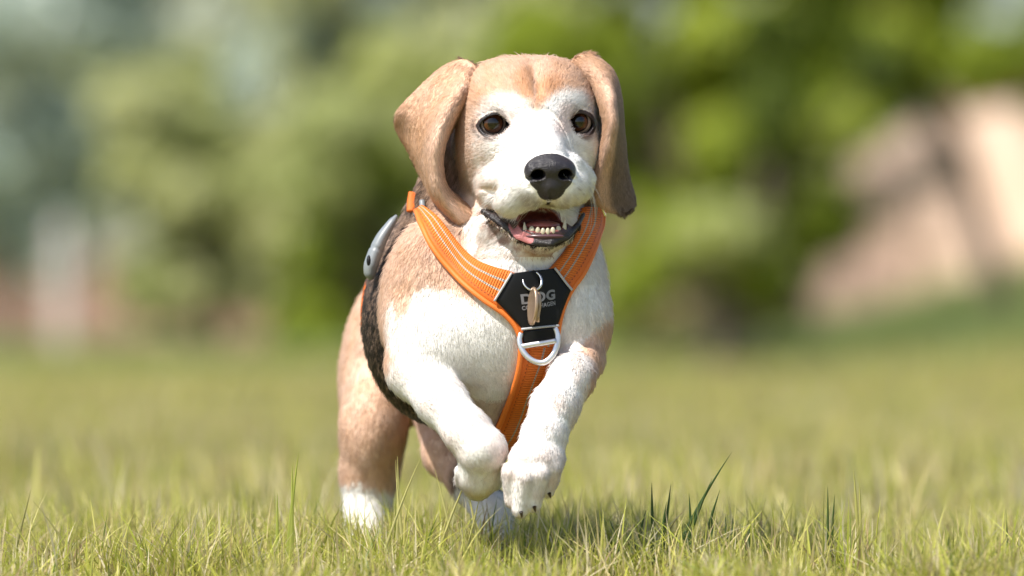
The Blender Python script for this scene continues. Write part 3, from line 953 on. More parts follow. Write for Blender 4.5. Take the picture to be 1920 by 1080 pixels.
def bil(G, X, Z):
    u = np.clip((X - XG[0]) / 4, 0, len(XG) - 1.001); v = np.clip((Z - ZG[0]) / 4, 0, len(ZG) - 1.001)
    i = u.astype(int); j = v.astype(int); f = u - i; g = v - j
    return G[i, j] * (1 - f) * (1 - g) + G[i + 1, j] * f * (1 - g) + G[i, j + 1] * (1 - f) * g + G[i + 1, j + 1] * f * g
def conform(px, py, off=8.0):
    px = np.asarray(px, float); py = np.asarray(py, float)
    w = np.zeros_like(px)
    for _ in range(3):
        s = 1 + w / DC
        X = (px - 960) * s; Z = EYE - (py - 620) * s
        w = bil(DM, X, Z)
    s = 1 + w / DC
    X = (px - 960) * s; Z = EYE - (py - 620) * s
    dx = (bil(DM, X + 5, Z) - bil(DM, X - 5, Z)) / 10; dz = (bil(DM, X, Z + 5) - bil(DM, X, Z - 5)) / 10
    N = np.stack([dx, -np.ones_like(dx), dz], -1)
    N /= np.linalg.norm(N, axis=-1, keepdims=True)
    return np.stack([X, w, Z], -1) + N * np.asarray(off)[..., None], N

def resample(pts, n, smooth=True):
    pts = np.asarray(pts, float)
    Q = catmull(pts, 200) if smooth and len(pts) > 2 else np.stack([np.interp(np.linspace(0, len(pts) - 1, 200), np.arange(len(pts)), pts[:, k]) for k in range(pts.shape[1])], 1)
    d = np.concatenate([[0], np.cumsum(np.linalg.norm(np.diff(Q, axis=0), axis=1))])
    return np.stack([np.interp(np.linspace(0, d[-1], n), d, Q[:, k]) for k in range(Q.shape[1])], 1), d[-1]

def band(name, A, B, mat, parent, off=9.0, thick=4.0, nv=16, smooth=True, step=3.0, crown=1.0):
    a, la = resample(A, 4, smooth)
    n = int(la / step) + 2
    a, la = resample(A, n, smooth); b, lb = resample(B, n, smooth)
    v = np.linspace(0, 1, nv)
    p = a[:, None, :] * (1 - v)[None, :, None] + b[:, None, :] * v[None, :, None]
    e = np.minimum(v, 1 - v) * nv / 2.2
    hh = off + thick * np.sqrt(np.clip(e, 0, 1)) * crown
    T, N = conform(p[..., 0], p[..., 1], np.broadcast_to(hh, p.shape[:2]))
    Bm = T - N * (thick + 4)
    uu = np.broadcast_to(np.linspace(0, (la + lb) / 52, n)[:, None], (n, nv)); vv = np.broadcast_to(v, (n, nv))
    i = (np.arange(n - 1)[:, None] * nv + np.arange(nv - 1)[None, :]).ravel()
    q = np.stack([i, i + 1, i + nv + 1, i + nv], 1)
    m = n * nv
    bo = np.concatenate([np.arange(nv), np.arange(1, n) * nv + nv - 1, (n - 1) * nv + np.arange(nv - 2, -1, -1), np.arange(n - 2, -1, -1) * nv])
    s_ = np.stack([bo[:-1], bo[:-1] + m, bo[1:] + m, bo[1:]], 1)
    V = np.concatenate([T.reshape(-1, 3), Bm.reshape(-1, 3)]); F = np.concatenate([q, q[:, ::-1] + m, s_])
    uv = np.tile(np.stack([uu.ravel(), vv.ravel()], 1), (2, 1))
    return mesh_obj(name, V, F, mat, parent, uv=uv)

def tube(name, pts, r, mat, parent, closed=False, nseg=10, flat=None):
    """round bar through 3-D points (model units); flat = (direction, factor) squashes it"""
    pts = np.asarray(pts, float); n = len(pts)
    r = np.broadcast_to(np.asarray(r, float), (n,))
    tg = np.roll(pts, -1, 0) - np.roll(pts, 1, 0) if closed else np.gradient(pts, axis=0)
    tg /= np.linalg.norm(tg, axis=1, keepdims=True) + 1e-9
    ref = np.array([0, 1.0, 0]) if abs(tg[:, 1]).mean() < 0.8 else np.array([0, 0, 1.0])
    s1 = np.cross(tg, ref); s1 /= np.linalg.norm(s1, axis=1, keepdims=True) + 1e-9
    s2 = np.cross(s1, tg)
    f1, f2 = flat or (1, 1)
    an = np.linspace(0, 2 * math.pi, nseg, endpoint=False)
    V = (pts[:, None, :] + r[:, None, None] * (f1 * np.cos(an)[None, :, None] * s1[:, None, :] + f2 * np.sin(an)[None, :, None] * s2[:, None, :])).reshape(-1, 3)
    F = []
    for i in range(n if closed else n - 1):
        i2 = (i + 1) % n
        for j in range(nseg):
            j2 = (j + 1) % nseg
            F.append([i * nseg + j, i * nseg + j2, i2 * nseg + j2, i2 * nseg + j])
    F = [np.array(F)]
    if not closed:
        V = np.concatenate([V, pts[:1], pts[-1:]])
        c0 = n * nseg
        F.append(np.array([[c0, (j + 1) % nseg, j] for j in range(nseg)] + [[c0 + 1, (n - 1) * nseg + j, (n - 1) * nseg + (j + 1) % nseg] for j in range(nseg)]))
    if name is None: return V, F
    return mesh_obj(name, V, F, mat, parent)

def webbing(name, lines, bind=0.24):
    m = M(name)
    b = m.n('BsdfPrincipled'); b.inputs['Roughness'].default_value = 0.62; b.inputs['Specular IOR Level'].default_value = 0.3
    uv = m.n('UVMap'); sp = m.n('SeparateXYZ'); m.l(uv.outputs[0], sp.inputs[0])
    def math_(op, a, c=None, d=None):
        nd = m.n('Math', operation=op)
        for i, q in enumerate((a, c, d)):
            if q is None: continue
            if hasattr(q, 'links'): m.l(q, nd.inputs[i])
            else: nd.inputs[i].default_value = q
        return nd.outputs[0]
    U, Vv = sp.outputs[0], sp.outputs[1]
    rib = math_('SINE', math_('MULTIPLY', U, 2 * math.pi / 0.17))
    ribm = math_('MULTIPLY_ADD', rib, 0.5, 0.5)
    isw = math_('GREATER_THAN', Vv, bind)
    col = m.n('MixRGB'); col.inputs[1].default_value = (0.56, 0.115, 0.014, 1); col.inputs[2].default_value = (0.78, 0.20, 0.03, 1)
    nz = m.n('TexNoise'); nz.inputs['Scale'].default_value = 900; tc = m.n('TexCoord'); m.l(tc.outputs['Object'], nz.inputs['Vector'])
    f = math_('ADD', math_('MULTIPLY', math_('MULTIPLY', ribm, isw), 0.75), math_('MULTIPLY', nz.outputs[0], 0.35))
    m.l(f, col.inputs[0])
    last = col.outputs[0]
    for c in lines:
        d = math_('ABSOLUTE', math_('SUBTRACT', Vv, c))
        k = math_('LESS_THAN', d, 0.028)
        dash = math_('GREATER_THAN', math_('SINE', math_('MULTIPLY', U, 2 * math.pi / 0.13)), -0.3)
        core = math_('MULTIPLY', math_('LESS_THAN', d, 0.013), dash)
        mx = m.n('MixRGB'); mx.inputs[2].default_value = (0.52, 0.42, 0.33, 1); m.l(k, mx.inputs[0]); m.l(last, mx.inputs[1])
        mx2 = m.n('MixRGB'); mx2.inputs[2].default_value = (0.16, 0.17, 0.22, 1); m.l(core, mx2.inputs[0]); m.l(mx.outputs[0], mx2.inputs[1])
        last = mx2.outputs[0]
    # stitches along the binding, seam where binding meets webbing
    d = math_('ABSOLUTE', math_('SUBTRACT', Vv, bind * 0.82))
    st = math_('MULTIPLY', math_('LESS_THAN', d, 0.014), math_('GREATER_THAN', math_('SINE', math_('MULTIPLY', U, 2 * math.pi / 0.26)), 0.1))
    mx = m.n('MixRGB'); mx.inputs[2].default_value = (0.20, 0.04, 0.01, 1); m.l(st, mx.inputs[0]); m.l(last, mx.inputs[1])
    m.l(mx.outputs[0], b.inputs['Base Color'])
    seam = math_('LESS_THAN', math_('ABSOLUTE', math_('SUBTRACT', Vv, bind)), 0.02)
    ht = math_('SUBTRACT', math_('ADD', math_('MULTIPLY', ribm, isw), math_('MULTIPLY', nz.outputs[0], 0.35)), math_('MULTIPLY', seam, 1.5))
    bp = m.n('Bump'); bp.inputs['Distance'].default_value = 0.0006; bp.inputs['Strength'].default_value = 0.9
    m.l(ht, bp.inputs['Height']); m.l(bp.outputs[0], b.inputs['Normal'])
    m.l(b.outputs[0], m.out.inputs[0])
    return m.m
WEB = webbing('orange webbing', (0.45, 0.72)); WEBS = webbing('orange webbing single line', (0.66,), 0.3)
PIPE = principled('orange binding', (0.70, 0.17, 0.02), 0.6, bump=(1200, 0.5, 0.0004)).m
BLK = principled('black rubber', (0.005, 0.005, 0.006), 0.55, spec=0.25, bump=(1500, 0.15, 0.0002)).m
GREYT = principled('grey reflective trim', (0.42, 0.42, 0.43), 0.5).m
GREYP = principled('grey plastic', (0.20, 0.22, 0.235), 0.42, bump=(300, 0.1, 0.0003)).m
ALU = principled('brushed aluminium', (0.62, 0.62, 0.64), 0.38, metal=0.9, bump=(800, 0.1, 0.0002)).m
STEEL = principled('steel', (0.75, 0.74, 0.72), 0.22, metal=1.0).m
COPPER = principled('worn brass', (0.42, 0.30, 0.21), 0.4, metal=0.7, bump=(500, 0.3, 0.0004)).m
PRINT = principled('grey print', (0.19, 0.19, 0.21), 0.5).m

har = thing('dog_harness', 'orange webbing dog harness with black chest badge and aluminium D ring, worn by the beagle', 'harness', tuple(P(1000, 600, 0) / S))
LB_OUT = [(788, 402), (795, 430), (809, 462), (834, 496), (871, 531), (910, 562), (944, 586), (966, 612), (972, 640)]
LB_IN = [(802, 390), (819, 410), (840, 434), (866, 463), (898, 490), (930, 503), (960, 512), (990, 530), (1000, 560)]
RB_OUT = [(1123, 388), (1121, 425), (1108, 470), (1090, 514), (1070, 545), (1056, 575), (1047, 605), (1043, 625)]
RB_IN = [(1086, 392), (1076, 430), (1058, 468), (1036, 496), (1018, 516), (1008, 540), (1004, 570), (1002, 600)]
CS_L = [(966, 606), (973, 636), (973, 668), (966, 705), (952, 745), (935, 785), (918, 822), (905, 850)]
CS_R = [(1044, 606), (1040, 640), (1030, 670), (1016, 700), (1001, 736), (986, 775), (967, 815), (950, 850)]
band('strap', LB_OUT, LB_IN, WEB, har, 10, 5, 22)
band('strap', RB_OUT, RB_IN, WEB, har, 10, 5, 22)
band('strap', CS_L, CS_R, WEBS, har, 8, 4, 18)
def edge_tube(name, pts, r, mat, off, parent=har, n=70, smooth=True, flat=None):
    q, _ = resample(pts, n, smooth)
    p, N = conform(q[:, 0], q[:, 1], np.full(n, off))
    return tube(name, p, r, mat, parent, flat=flat)
edge_tube('binding', [(x - 1, y + 1) for x, y in LB_OUT[:-1]] + CS_L[1:], 5.2, PIPE, 11)
edge_tube('binding', RB_OUT[:-1] + CS_R[1:], 4.6, PIPE, 10)
# badge
bad = band('badge', [(957, 516), (930, 562), (952, 588), (974, 614)], [(1030, 504), (1067, 545), (1054, 577), (1041, 608)], BLK, har, 17, 3, 24, smooth=False, step=2.0)
for pts in ([(929, 564), (958, 515)], [(1030, 504), (1068, 547)], [(973, 616), (1041, 609)]):
    edge_tube('trim', pts, 2.2, GREYT, 21, bad, 12, False)
band('tab', [(977, 619), (978, 640)], [(1038, 612), (1040, 631)], BLK, har, 19, 3, 10, smooth=False)
band('tab', [(979, 640), (980, 652)], [(1040, 631), (1040, 643)], WEBS, har, 17, 3, 10, smooth=False)
def lettering(txt, cx, cy, wid, hgt, rot):
    cu = bpy.data.curves.new('lettering', 'FONT')
    cu.body = txt; cu.size = 1; cu.align_x = 'CENTER'; cu.align_y = 'CENTER'; cu.space_character = 1.1
    cu.offset = 0.04
    o = bpy.data.objects.new('tmp', cu); COL.objects.link(o)
    dg = bpy.context.evaluated_depsgraph_get()
    me = bpy.data.meshes.new_from_object(o.evaluated_get(dg))
    bpy.data.objects.remove(o)
    v = np.empty(len(me.vertices) * 3, np.float32); me.vertices.foreach_get('co', v); v = v.reshape(-1, 3)
    lo, hi = v.min(0), v.max(0)
    x = ((v[:, 0] - lo[0]) / (hi[0] - lo[0]) - 0.5) * wid; y = ((v[:, 1] - lo[1]) / (hi[1] - lo[1]) - 0.5) * hgt
    a = math.radians(rot)
    p, N = conform(cx + x * math.cos(a) + y * math.sin(a), cy - y * math.cos(a) + x * math.sin(a), np.full(len(x), 21.0))
    me.vertices.foreach_set('co', (p / S).astype(np.float32).ravel())
    me.materials.clear(); me.materials.append(PRINT); me.name = 'lettering'
    ob = bpy.data.objects.new('lettering', me); COL.objects.link(ob); ob.parent = bad
    return ob
lettering('DOG', 1002, 556, 60, 19, -7)
lettering('COPENHAGEN', 1003.5, 572.5, 60, 8.5, -7)
# D ring
c3, N3 = conform(np.array([1010.0]), np.array([650.0]), np.array([42.0]))
wD = float(c3[0, 1])
def ringpts(pts, n=60, w=None, tilt=0.0):
    q, _ = resample(pts, n)
    return np.array([P(x, y, (wD if w is None else w) + (y - 650) * tilt) for x, y in q])
out = ringpts([(977, 624), (974, 638), (978, 654), (990, 670), (1006, 679), (1022, 679), (1036, 667), (1044, 648), (1046, 630), (1041, 614)], tilt=-0.15)
Va, Fa = tube(None, out, np.interp(np.linspace(0, 1, 60), [0, .25, .5, .75, 1], [4.5, 5.5, 5.5, 5.5, 4.5]), None, None, flat=(1.0, 0.55), nseg=14)
Vb, Fb = tube(None, ringpts([(978, 650), (1000, 646), (1020, 643), (1043, 639)], 16), 5.0, None, None, flat=(1.0, 0.6), nseg=14)
mesh_obj('d_ring', np.concatenate([Va, Vb]), [Fa[0], Fa[1], Fb[0] + len(Va), Fb[1] + len(Va)], ALU, har)
# girth strap round the rib cage and its side release buckle
gc = P(862, 588, 300); gs = 1 + 300 / DC
gp = []
for i in range(120):
    a = 2 * math.pi * i / 120
    wv = 318 + 10 * math.sin(a)
    f = math.sqrt(max(0.05, 1 - ((wv - 300) / 270) ** 2))
    gp.append(gc + np.array([math.cos(a) * (186 * f + 2), wv - 300, math.sin(a) * (188 * f + 2)]))
tube('girth_strap', gp, 22, WEBS, har, closed=True, nseg=12, flat=(0.16, 1.0))
bk = [P(744, 404, 180), P(730, 424, 176), P(716, 446, 172), P(706, 468, 170), P(698, 490, 168), P(694, 508, 168), P(696, 524, 170)]
bq, _ = resample(bk, 40)
rr = np.interp(np.linspace(0, 1, 40), [0, .1, .35, .53, .56, .59, .8, .93, 1], [3, 8, 12, 14, 12.5, 14.5, 15, 12, 5])
buck = tube('buckle', bq, rr, GREYP, har, nseg=20, flat=(0.95, 1.5))
blob('buckle_slot_shade', P(692, 490, 153), (5, 9, 12), I3, BLK, buck)  # solid dark ellipsoid stands in for the shade inside a slot
edge_tube('strap', [(779, 362), (776, 380), (775, 398)], 8, WEB, 4, har, 14, True, (1.2, 0.5))
edge_tube('strap_adjuster', [(797, 378), (797, 393), (790, 404), (783, 408)], 5.5, GREYP, 7, har, 16, True, (1.0, 0.8))
edge_tube('strap_adjuster', [(1112, 380), (1117, 398), (1121, 408)], 4, STEEL, 14, har, 12, True, (1.0, 0.7))

# ring and tags
wR = float(conform(np.array([998.0]), np.array([525.0]), np.array([30.0]))[0][0, 1])
tg = thing('dog_tag', 'worn brass identity disc and small charm on a steel split ring at the dog\'s throat', 'tag', tuple(P(998, 510, wR) / S))
an = np.linspace(0, 2 * math.pi, 48, endpoint=False)
tube('ring', [P(998 + 17.5 * math.cos(t) + 2 * math.sin(t), 526 + 18 * math.sin(t), wR + 2 - 9 * math.sin(t) + 3 * math.cos(t)) for t in an], 2.3, STEEL, tg, closed=True)
tube('ring', [P(999 + 17.0 * math.cos(t) + 2 * math.sin(t), 527 + 17.5 * math.sin(t), wR + 6 - 9 * math.sin(t) + 3 * math.cos(t)) for t in an], 1.8, STEEL, tg, closed=True)
def disc(name, c, nrm, r, th, mat, sq=1.0):
    nrm = np.array(nrm, float); nrm /= np.linalg.norm(nrm)
    a = np.cross(nrm, (0, 0, 1)); a /= np.linalg.norm(a); b = np.cross(a, nrm)
    V = []; prof = [(0, .5), (.8, .5), (.84, .62), (.97, .6), (1, .3), (1, -.3), (.97, -.6), (.84, -.62), (.8, -.5), (0, -.5)]
    for rr_, h in prof:
        for k in range(32):
            t = k * math.pi / 16
            V.append(c + r * rr_ * (a * math.cos(t) * sq + b * math.sin(t)) + nrm * th * h)
    F = [[i * 32 + k, i * 32 + (k + 1) % 32, (i + 1) * 32 + (k + 1) % 32, (i + 1) * 32 + k] for i in range(len(prof) - 1) for k in range(32)]
    return mesh_obj(name, V, F, mat, tg)
disc('disc', P(999, 574, wR - 16), (-0.93, -0.34, 0.06), 36, 5, COPPER, 0.62)
tube('charm', [P(1009, 548, wR - 4), P(1010, 556, wR - 6), P(1012, 575, wR - 8), P(1008, 592, wR - 8), P(1007, 604, wR - 8)], [2.5, 5, 3, 4, 5], COPPER, tg)

# ------------------------------------------------------------ grow the fur
FUR_N = 420000
rg = np.random.default_rng(11)
def grow_body():
    fc = BN[BF].mean(1)
    vis = np.where(fc[:, 1] < 0.35, 1.0, 0.22)
    bare = BARE[BF].max(1)
    wq = BV[BF].mean(1)
    far = np.where(wq[:, 1] > 350, 0.55, 1.0)
    hd = HEAD[BF].mean(1)
    wgt = vis * (bare < 0.5) * far * (1 + 0.9 * hd)
    fi, w4 = sample_faces(BV, BF, wgt, FUR_N, rg)
    R = lerp4(BV, BF, fi, w4); N = lerp4(BN, BF, fi, w4); N /= np.linalg.norm(N, axis=1, keepdims=True)
    head = lerp4(HEAD.astype(float), BF, fi, w4) > 0.5
    px, py = img(R)
    keep = np.ones(len(R), bool)
    near = np.abs(R[:, 1] - bil(DM, R[:, 0], R[:, 2])) < 30
    polys = [LB_OUT + LB_IN[::-1], RB_OUT + RB_IN[::-1], CS_L + CS_R[::-1], [(957, 516), (930, 562), (974, 614), (978, 640), (1040, 640), (1041, 608), (1067, 545), (1030, 504)]]
    for pl in polys:
        keep &= ~((poly_sdf(px, py, pl) < 0) & near & ~head)
    keep &= ~((np.abs(R[:, 1] - 318) < 12) & (px < 1100) & (~head) & (poly_sdf(px, py, [(640, 380), (1140, 380), (1140, 800), (640, 800)]) < 0))
    R, N, head = R[keep], N[keep], head[keep]
    C, _, _ = coat(R, N)
    D = flow(R, head)
    cl = fbm(R, 0.10, 51, 2) - 0.5
    cl2 = fbm(R, 0.10, 57, 2) - 0.5
    sd = np.cross(N, D)
    D = D + sd * (cl * 0.65)[:, None]
    L = fur_len(R, head) * (0.75 + 0.5 * rg.random(len(R)))
    lift = np.clip(np.where(head, 0.17, 0.13) + 0.24 * cl2 + 0.06 * rg.normal(0, 1, len(R)), 0.04, 1.0)
    lg = rg.random(len(R)) < 0.035
    L = np.where(lg, L * 1.5, L); lift = np.where(lg, lift + 0.22, lift)
    br = 1 + 0.09 * rg.normal(0, 1, len(R))
    C = np.clip(C * br[:, None], 0.003, 0.95)
    lum = rg.random(len(R))
    rad = np.where(head, 0.30, 0.40) * (0.8 + 0.4 * lum)
    return make_hair('fur', R, N, D, L, lift, C, rad, body, rg)
grow_body()
for ob, V, F, N, C, D in EARS:
    nE = 42000
    fi, w4 = sample_faces(V, F, np.ones(len(F)), nE, rg)
    R = lerp4(V, F, fi, w4); n_ = lerp4(N, F, fi, w4); n_ /= np.linalg.norm(n_, axis=1, keepdims=True) + 1e-9
    c_ = lerp4(C, F, fi, w4); d_ = lerp4(D, F, fi, w4)
    cl = fbm(R, 0.08, 61, 2) - 0.5
    d_ = d_ + np.cross(n_, d_) * (cl * 1.2)[:, None]
    L = 12 * (0.7 + 0.6 * rg.random(nE)); lift = np.clip(0.18 + 0.08 * rg.normal(0, 1, nE), 0.05, 1)
    make_hair('fur', R, n_, d_, L, lift, np.clip(c_ * (1 + 0.17 * rg.normal(0, 1, nE))[:, None], 0.003, 0.95), np.full(nE, 0.32), ob, rg)

# whiskers on muzzle and chin
def whiskers():
    R = []; Dn = []; L = []; Cc = []
    r2 = np.random.default_rng(5)
    spec = [(1062, 366, -120, 30), (974, 372, -120, 26), (1030, 392, -140, 26), (1085, 350, -90, 12), (950, 360, -90, 12)]
    for px, py, w, n in spec:
        for _ in range(n):
            x = px + r2.normal(0, 17); y = py + r2.normal(0, 6)
            p = P(x, y, w)
            i = np.argmin(((BV - p) ** 2).sum(1))
            R.append(BV[i]); 
            Dn.append((np.sign(x - 1030) * (0.5 + r2.random() * 0.5) * (abs(x - 1030) > 20), -0.25, -0.9 + 0.5 * r2.random()))
            L.append(r2.uniform(10, 26) if n > 15 else r2.uniform(30, 80)); Cc.append((0.75, 0.72, 0.66))
    R = np.array(R); Dn = np.array(Dn)
    N = np.array([BN[np.argmin(((BV - r) ** 2).sum(1))] for r in R])
    make_hair('whiskers', R, N, Dn + N * 0.0, np.array(L), np.full(len(R), 0.75), np.array(Cc), np.full(len(R), 0.5), body, r2, 6)
whiskers()

# ------------------------------------------------------------ ground
CAMY = -DC / S
def hz(x, y):
    """terrain height (m): level lawn, a green bank rising on the far right"""
    x = np.asarray(x, float); y = np.asarray(y, float)
    bank = 0.30 * np.clip(x - 1.15, 0, 5) * sstep(20, 33, y)
    far = 0.0
    return bank + 0.004 * np.sin(x * 9 + 2 * np.sin(y * 3)) * sstep(-6, 0, y)

def ground():
    yy = np.concatenate([np.linspace(-12, 4, 60), np.linspace(4, 60, 120)[1:], np.array([70, 90, 130, 200, 400, 800])])
    xx = np.concatenate([[-600, -200, -80, -40], np.linspace(-20, 20, 121), [40, 80, 200, 600]])
    X, Y = np.meshgrid(xx, yy, indexing='ij')
    Z = hz(X, Y)
    V = np.stack([X, Y, Z], -1).reshape(-1, 3)
    n, m_ = X.shape
    i = (np.arange(n - 1)[:, None] * m_ + np.arange(m_ - 1)[None, :]).ravel()
    F = np.stack([i, i + m_, i + m_ + 1, i + 1], 1)
    m = M('lawn soil and thatch')
    b = m.n('BsdfPrincipled'); b.inputs['Roughness'].default_value = 0.95; b.inputs['Specular IOR Level'].default_value = 0.05
    g = m.n('NewGeometry')
    n1 = m.n('TexNoise'); n1.inputs['Scale'].default_value = 1.3; n1.inputs['Detail'].default_value = 6; m.l(g.outputs['Position'], n1.inputs['Vector'])
    n2 = m.n('TexNoise'); n2.inputs['Scale'].default_value = 40; n2.inputs['Detail'].default_value = 3; m.l(g.outputs['Position'], n2.inputs['Vector'])
    r = m.n('ValToRGB'); e = r.color_ramp.elements
    e[0].position = 0.30; e[0].color = (0.17, 0.165, 0.04, 1); e[1].position = 0.70; e[1].color = (0.34, 0.29, 0.12, 1)
    k = e.new(0.5); k.color = (0.27, 0.25, 0.075, 1)
    ma = m.n('Math', operation='MULTIPLY_ADD'); ma.inputs[1].default_value = 0.35; m.l(n2.outputs[0], ma.inputs[0])
    ms = m.n('Math', operation='MULTIPLY_ADD'); ms.inputs[1].default_value = 0.8; ms.inputs[2].default_value = -0.08; m.l(n1.outputs[0], ms.inputs[0]); m.l(ms.outputs[0], ma.inputs[2])
    m.l(ma.outputs[0], r.inputs[0]); m.l(r.outputs[0], b.inputs['Base Color'])
    m.l(b.outputs[0], m.out.inputs[0])
    o = mesh_obj('ground', V, F, m.m, scale=False)
    tag(o, kind='structure')
ground()

# ------------------------------------------------------------ grass blades
def grassmat(name):
    m = M(name)
    a = m.n('Attribute', attribute_name='tint')
    d = m.n('BsdfPrincipled'); d.inputs['Roughness'].default_value = 0.45; d.inputs['Specular IOR Level'].default_value = 0.35
    t = m.n('BsdfTranslucent'); mx = m.n('MixShader'); mx.inputs[0].default_value = 0.42
    m.l(a.outputs['Color'], d.inputs['Base Color']); m.l(a.outputs['Color'], t.inputs['Color'])
    m.l(d.outputs[0], mx.inputs[1]); m.l(t.outputs[0], mx.inputs[2]); m.l(mx.outputs[0], m.out.inputs[0])
    return m.m
GRM = grassmat('grass blade')
def blades(name, bx, by, h, wd, lean, col, nseg, rg, bend=1.0, tip=None):
    n = len(bx)
    az = rg.uniform(0, 2 * math.pi, n); fa = rg.uniform(0, 2 * math.pi, n)
    ld = np.stack([np.cos(az), np.sin(az), 0 * az], 1); wdv = np.stack([np.cos(fa), np.sin(fa), 0 * fa], 1)
    z0 = hz(bx, by)
    base = np.stack([bx, by, z0 - 0.003], 1)
    k = nseg
    V = np.zeros((n, 2 * k + 1, 3)); C = np.zeros((n, 2 * k + 1, 4)); C[..., 3] = 1
    kink = rg.normal(0, 1, (n, 1))
    for i in range(k + 1):
        s = i / k
        c = base + ld * (lean * h * s ** 1.8 * bend)[:, None] + np.array([0, 0, 1]) * (h * s * (1 - 0.22 * np.minimum(lean, 1.6) * s))[:, None] + np.cross(ld, (0, 0, 1)) * (kink[:, 0] * 0.06 * h * s * s)[:, None]
        ww = (wd * (1 - s ** 1.6) * 0.5 + wd * 0.02)[:, None]
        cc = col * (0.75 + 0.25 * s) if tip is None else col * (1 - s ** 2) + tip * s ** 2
        if i < k:
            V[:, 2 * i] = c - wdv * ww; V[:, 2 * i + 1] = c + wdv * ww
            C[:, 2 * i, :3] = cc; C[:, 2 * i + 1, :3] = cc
        else:
            V[:, 2 * k] = c; C[:, 2 * k, :3] = cc
    o = np.arange(n)[:, None] * (2 * k + 1)
    Q = []
    for i in range(k - 1):
        Q.append(np.concatenate([o + 2 * i, o + 2 * i + 1, o + 2 * i + 3, o + 2 * i + 2], 1))
    T = np.concatenate([o + 2 * k - 2, o + 2 * k - 1, o + 2 * k], 1)
    F = ([np.concatenate(Q)] if Q else []) + [T]
    ob = mesh_obj(name, V.reshape(-1, 3), F, GRM, scale=False)
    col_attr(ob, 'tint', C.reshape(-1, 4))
    return ob
GR = np.array([[0.33, 0.37, 0.05], [0.47, 0.48, 0.08], [0.58, 0.54, 0.16], [0.12, 0.18, 0.03], [0.60, 0.50, 0.24], [0.70, 0.62, 0.40], [0.42, 0.31, 0.17]])
def tints(n, rg, p):
    c = GR[rg.choice(len(GR), n, p=p)]
    return c * rg.uniform(0.75, 1.25, (n, 1))
def patchy(x, y):
    q = np.stack([x, y, 0 * x], 1)
    return fbm(q, 3.0, 77, 3)
def grass():
    r = np.random.default_rng(21)
    def scatter(n, y0, y1, wmin, k, dens=None, pw=1.0):
        y = y0 + (y1 - y0) * r.random(n) ** pw
        hw = wmin + k * (y - CAMY)
        x = r.uniform(-1, 1, n) * hw
        if dens is not None:
            keep = r.random(n) < dens(x, y)
            x, y = x[keep], y[keep]
        return x, y
    # near turf, sharp around the paws
    x, y = scatter(86000, -0.34, 0.75, 0.06, 0.078, lambda x, y: 0.25 + 1.5 * np.clip(patchy(x, y) - 0.28, 0, 1))
    n = len(x)
    pt = patchy(x, y)
    cl = fbm(np.stack([x, y, 0 * x], 1), 13.0, 78, 2)
    h = (0.55 + 0.95 * sstep(0.3, 0.7, cl)) * (0.018 + 0.025 * r.random(n) ** 1.8 + 0.012 * pt) * np.where(y < -0.1, 0.72, 1.0)
    lean = np.abs(r.normal(0.42, 0.48, n))
    blades('grass', x, y, h, r.uniform(0.0010, 0.0027, n), lean, tints(n, r, [.17, .25, .22, .04, .13, .12, .07]), 4, r)['kind'] = 'stuff'
    # taller stems standing out of the turf
    x, y = scatter(2600, -0.16, 0.75, 0.06, 0.078)
    n = len(x)
    h = 0.040 + 0.040 * r.random(n) ** 2.6
    c = tints(n, r, [.16, .26, .24, .04, .14, .10, .06])
    tp = c * 0.5 + np.array([0.60, 0.50, 0.28]) * 0.5
    blades('grass_stems', x, y, h, r.uniform(0.0008, 0.0017, n), np.abs(r.normal(0.2, 0.22, n)), c, 5, r, tip=tp)['kind'] = 'stuff'
    # clover-height turf out to the field edge, coarser with distance
    for y0, y1, nn, hh, ww in ((0.7, 2.5, 42000, 0.032, 0.0032), (2.4, 7.5, 52000, 0.045, 0.007), (7.4, 25.5, 60000, 0.055, 0.016)):
        x, y = scatter(nn, y0, y1, 0.25, 0.082)
        n = len(x)
        pt = patchy(x * 0.25, y * 0.25)
        h = hh * (0.5 + 0.7 * r.random(n) + 0.4 * pt)
        cc = tints(n, r, [.10, .22, .27, .03, .17, .09, .12])
        gq = sstep(0.40, 0.60, pt)[:, None]
        cc = cc * (0.76 + 0.16 * gq) * (1 - 0.0 * gq)
        blades('grass', x, y, h, r.uniform(0.6, 1.3, n) * ww, np.abs(r.normal(0.4, 0.3, n)), cc, 3, r)['kind'] = 'stuff'
    # pale seed stems further back
    x, y = scatter(2200, 0.6, 7.0, 0.2, 0.082)
    n = len(x); c = tints(n, r, [.04, .12, .24, 0, .30, .22, .08])
    blades('grass_stems', x, y, 0.05 + 0.05 * r.random(n), r.uniform(0.002, 0.006, n), np.abs(r.normal(0.2, 0.2, n)), c, 3, r)['kind'] = 'stuff'
    # wide sparse surround so the field carries on outside the frame
    x = r.normal(0, 1.9, 120000); y = r.uniform(-4.5, 6.5, 120000)
    k = np.abs(x) > 0.06 + 0.08 * (y - CAMY)
    x, y = x[k], y[k]; n = len(x)
    blades('grass', x, y, 0.025 + 0.03 * r.random(n), r.uniform(0.003, 0.007, n), np.abs(r.normal(0.4, 0.3, n)), tints(n, r, [.24, .26, .16, .08, .12, .07, .07]), 3, r)['kind'] = 'stuff'
grass()
def G(px, py, w):
    return P(px, py, w) / S
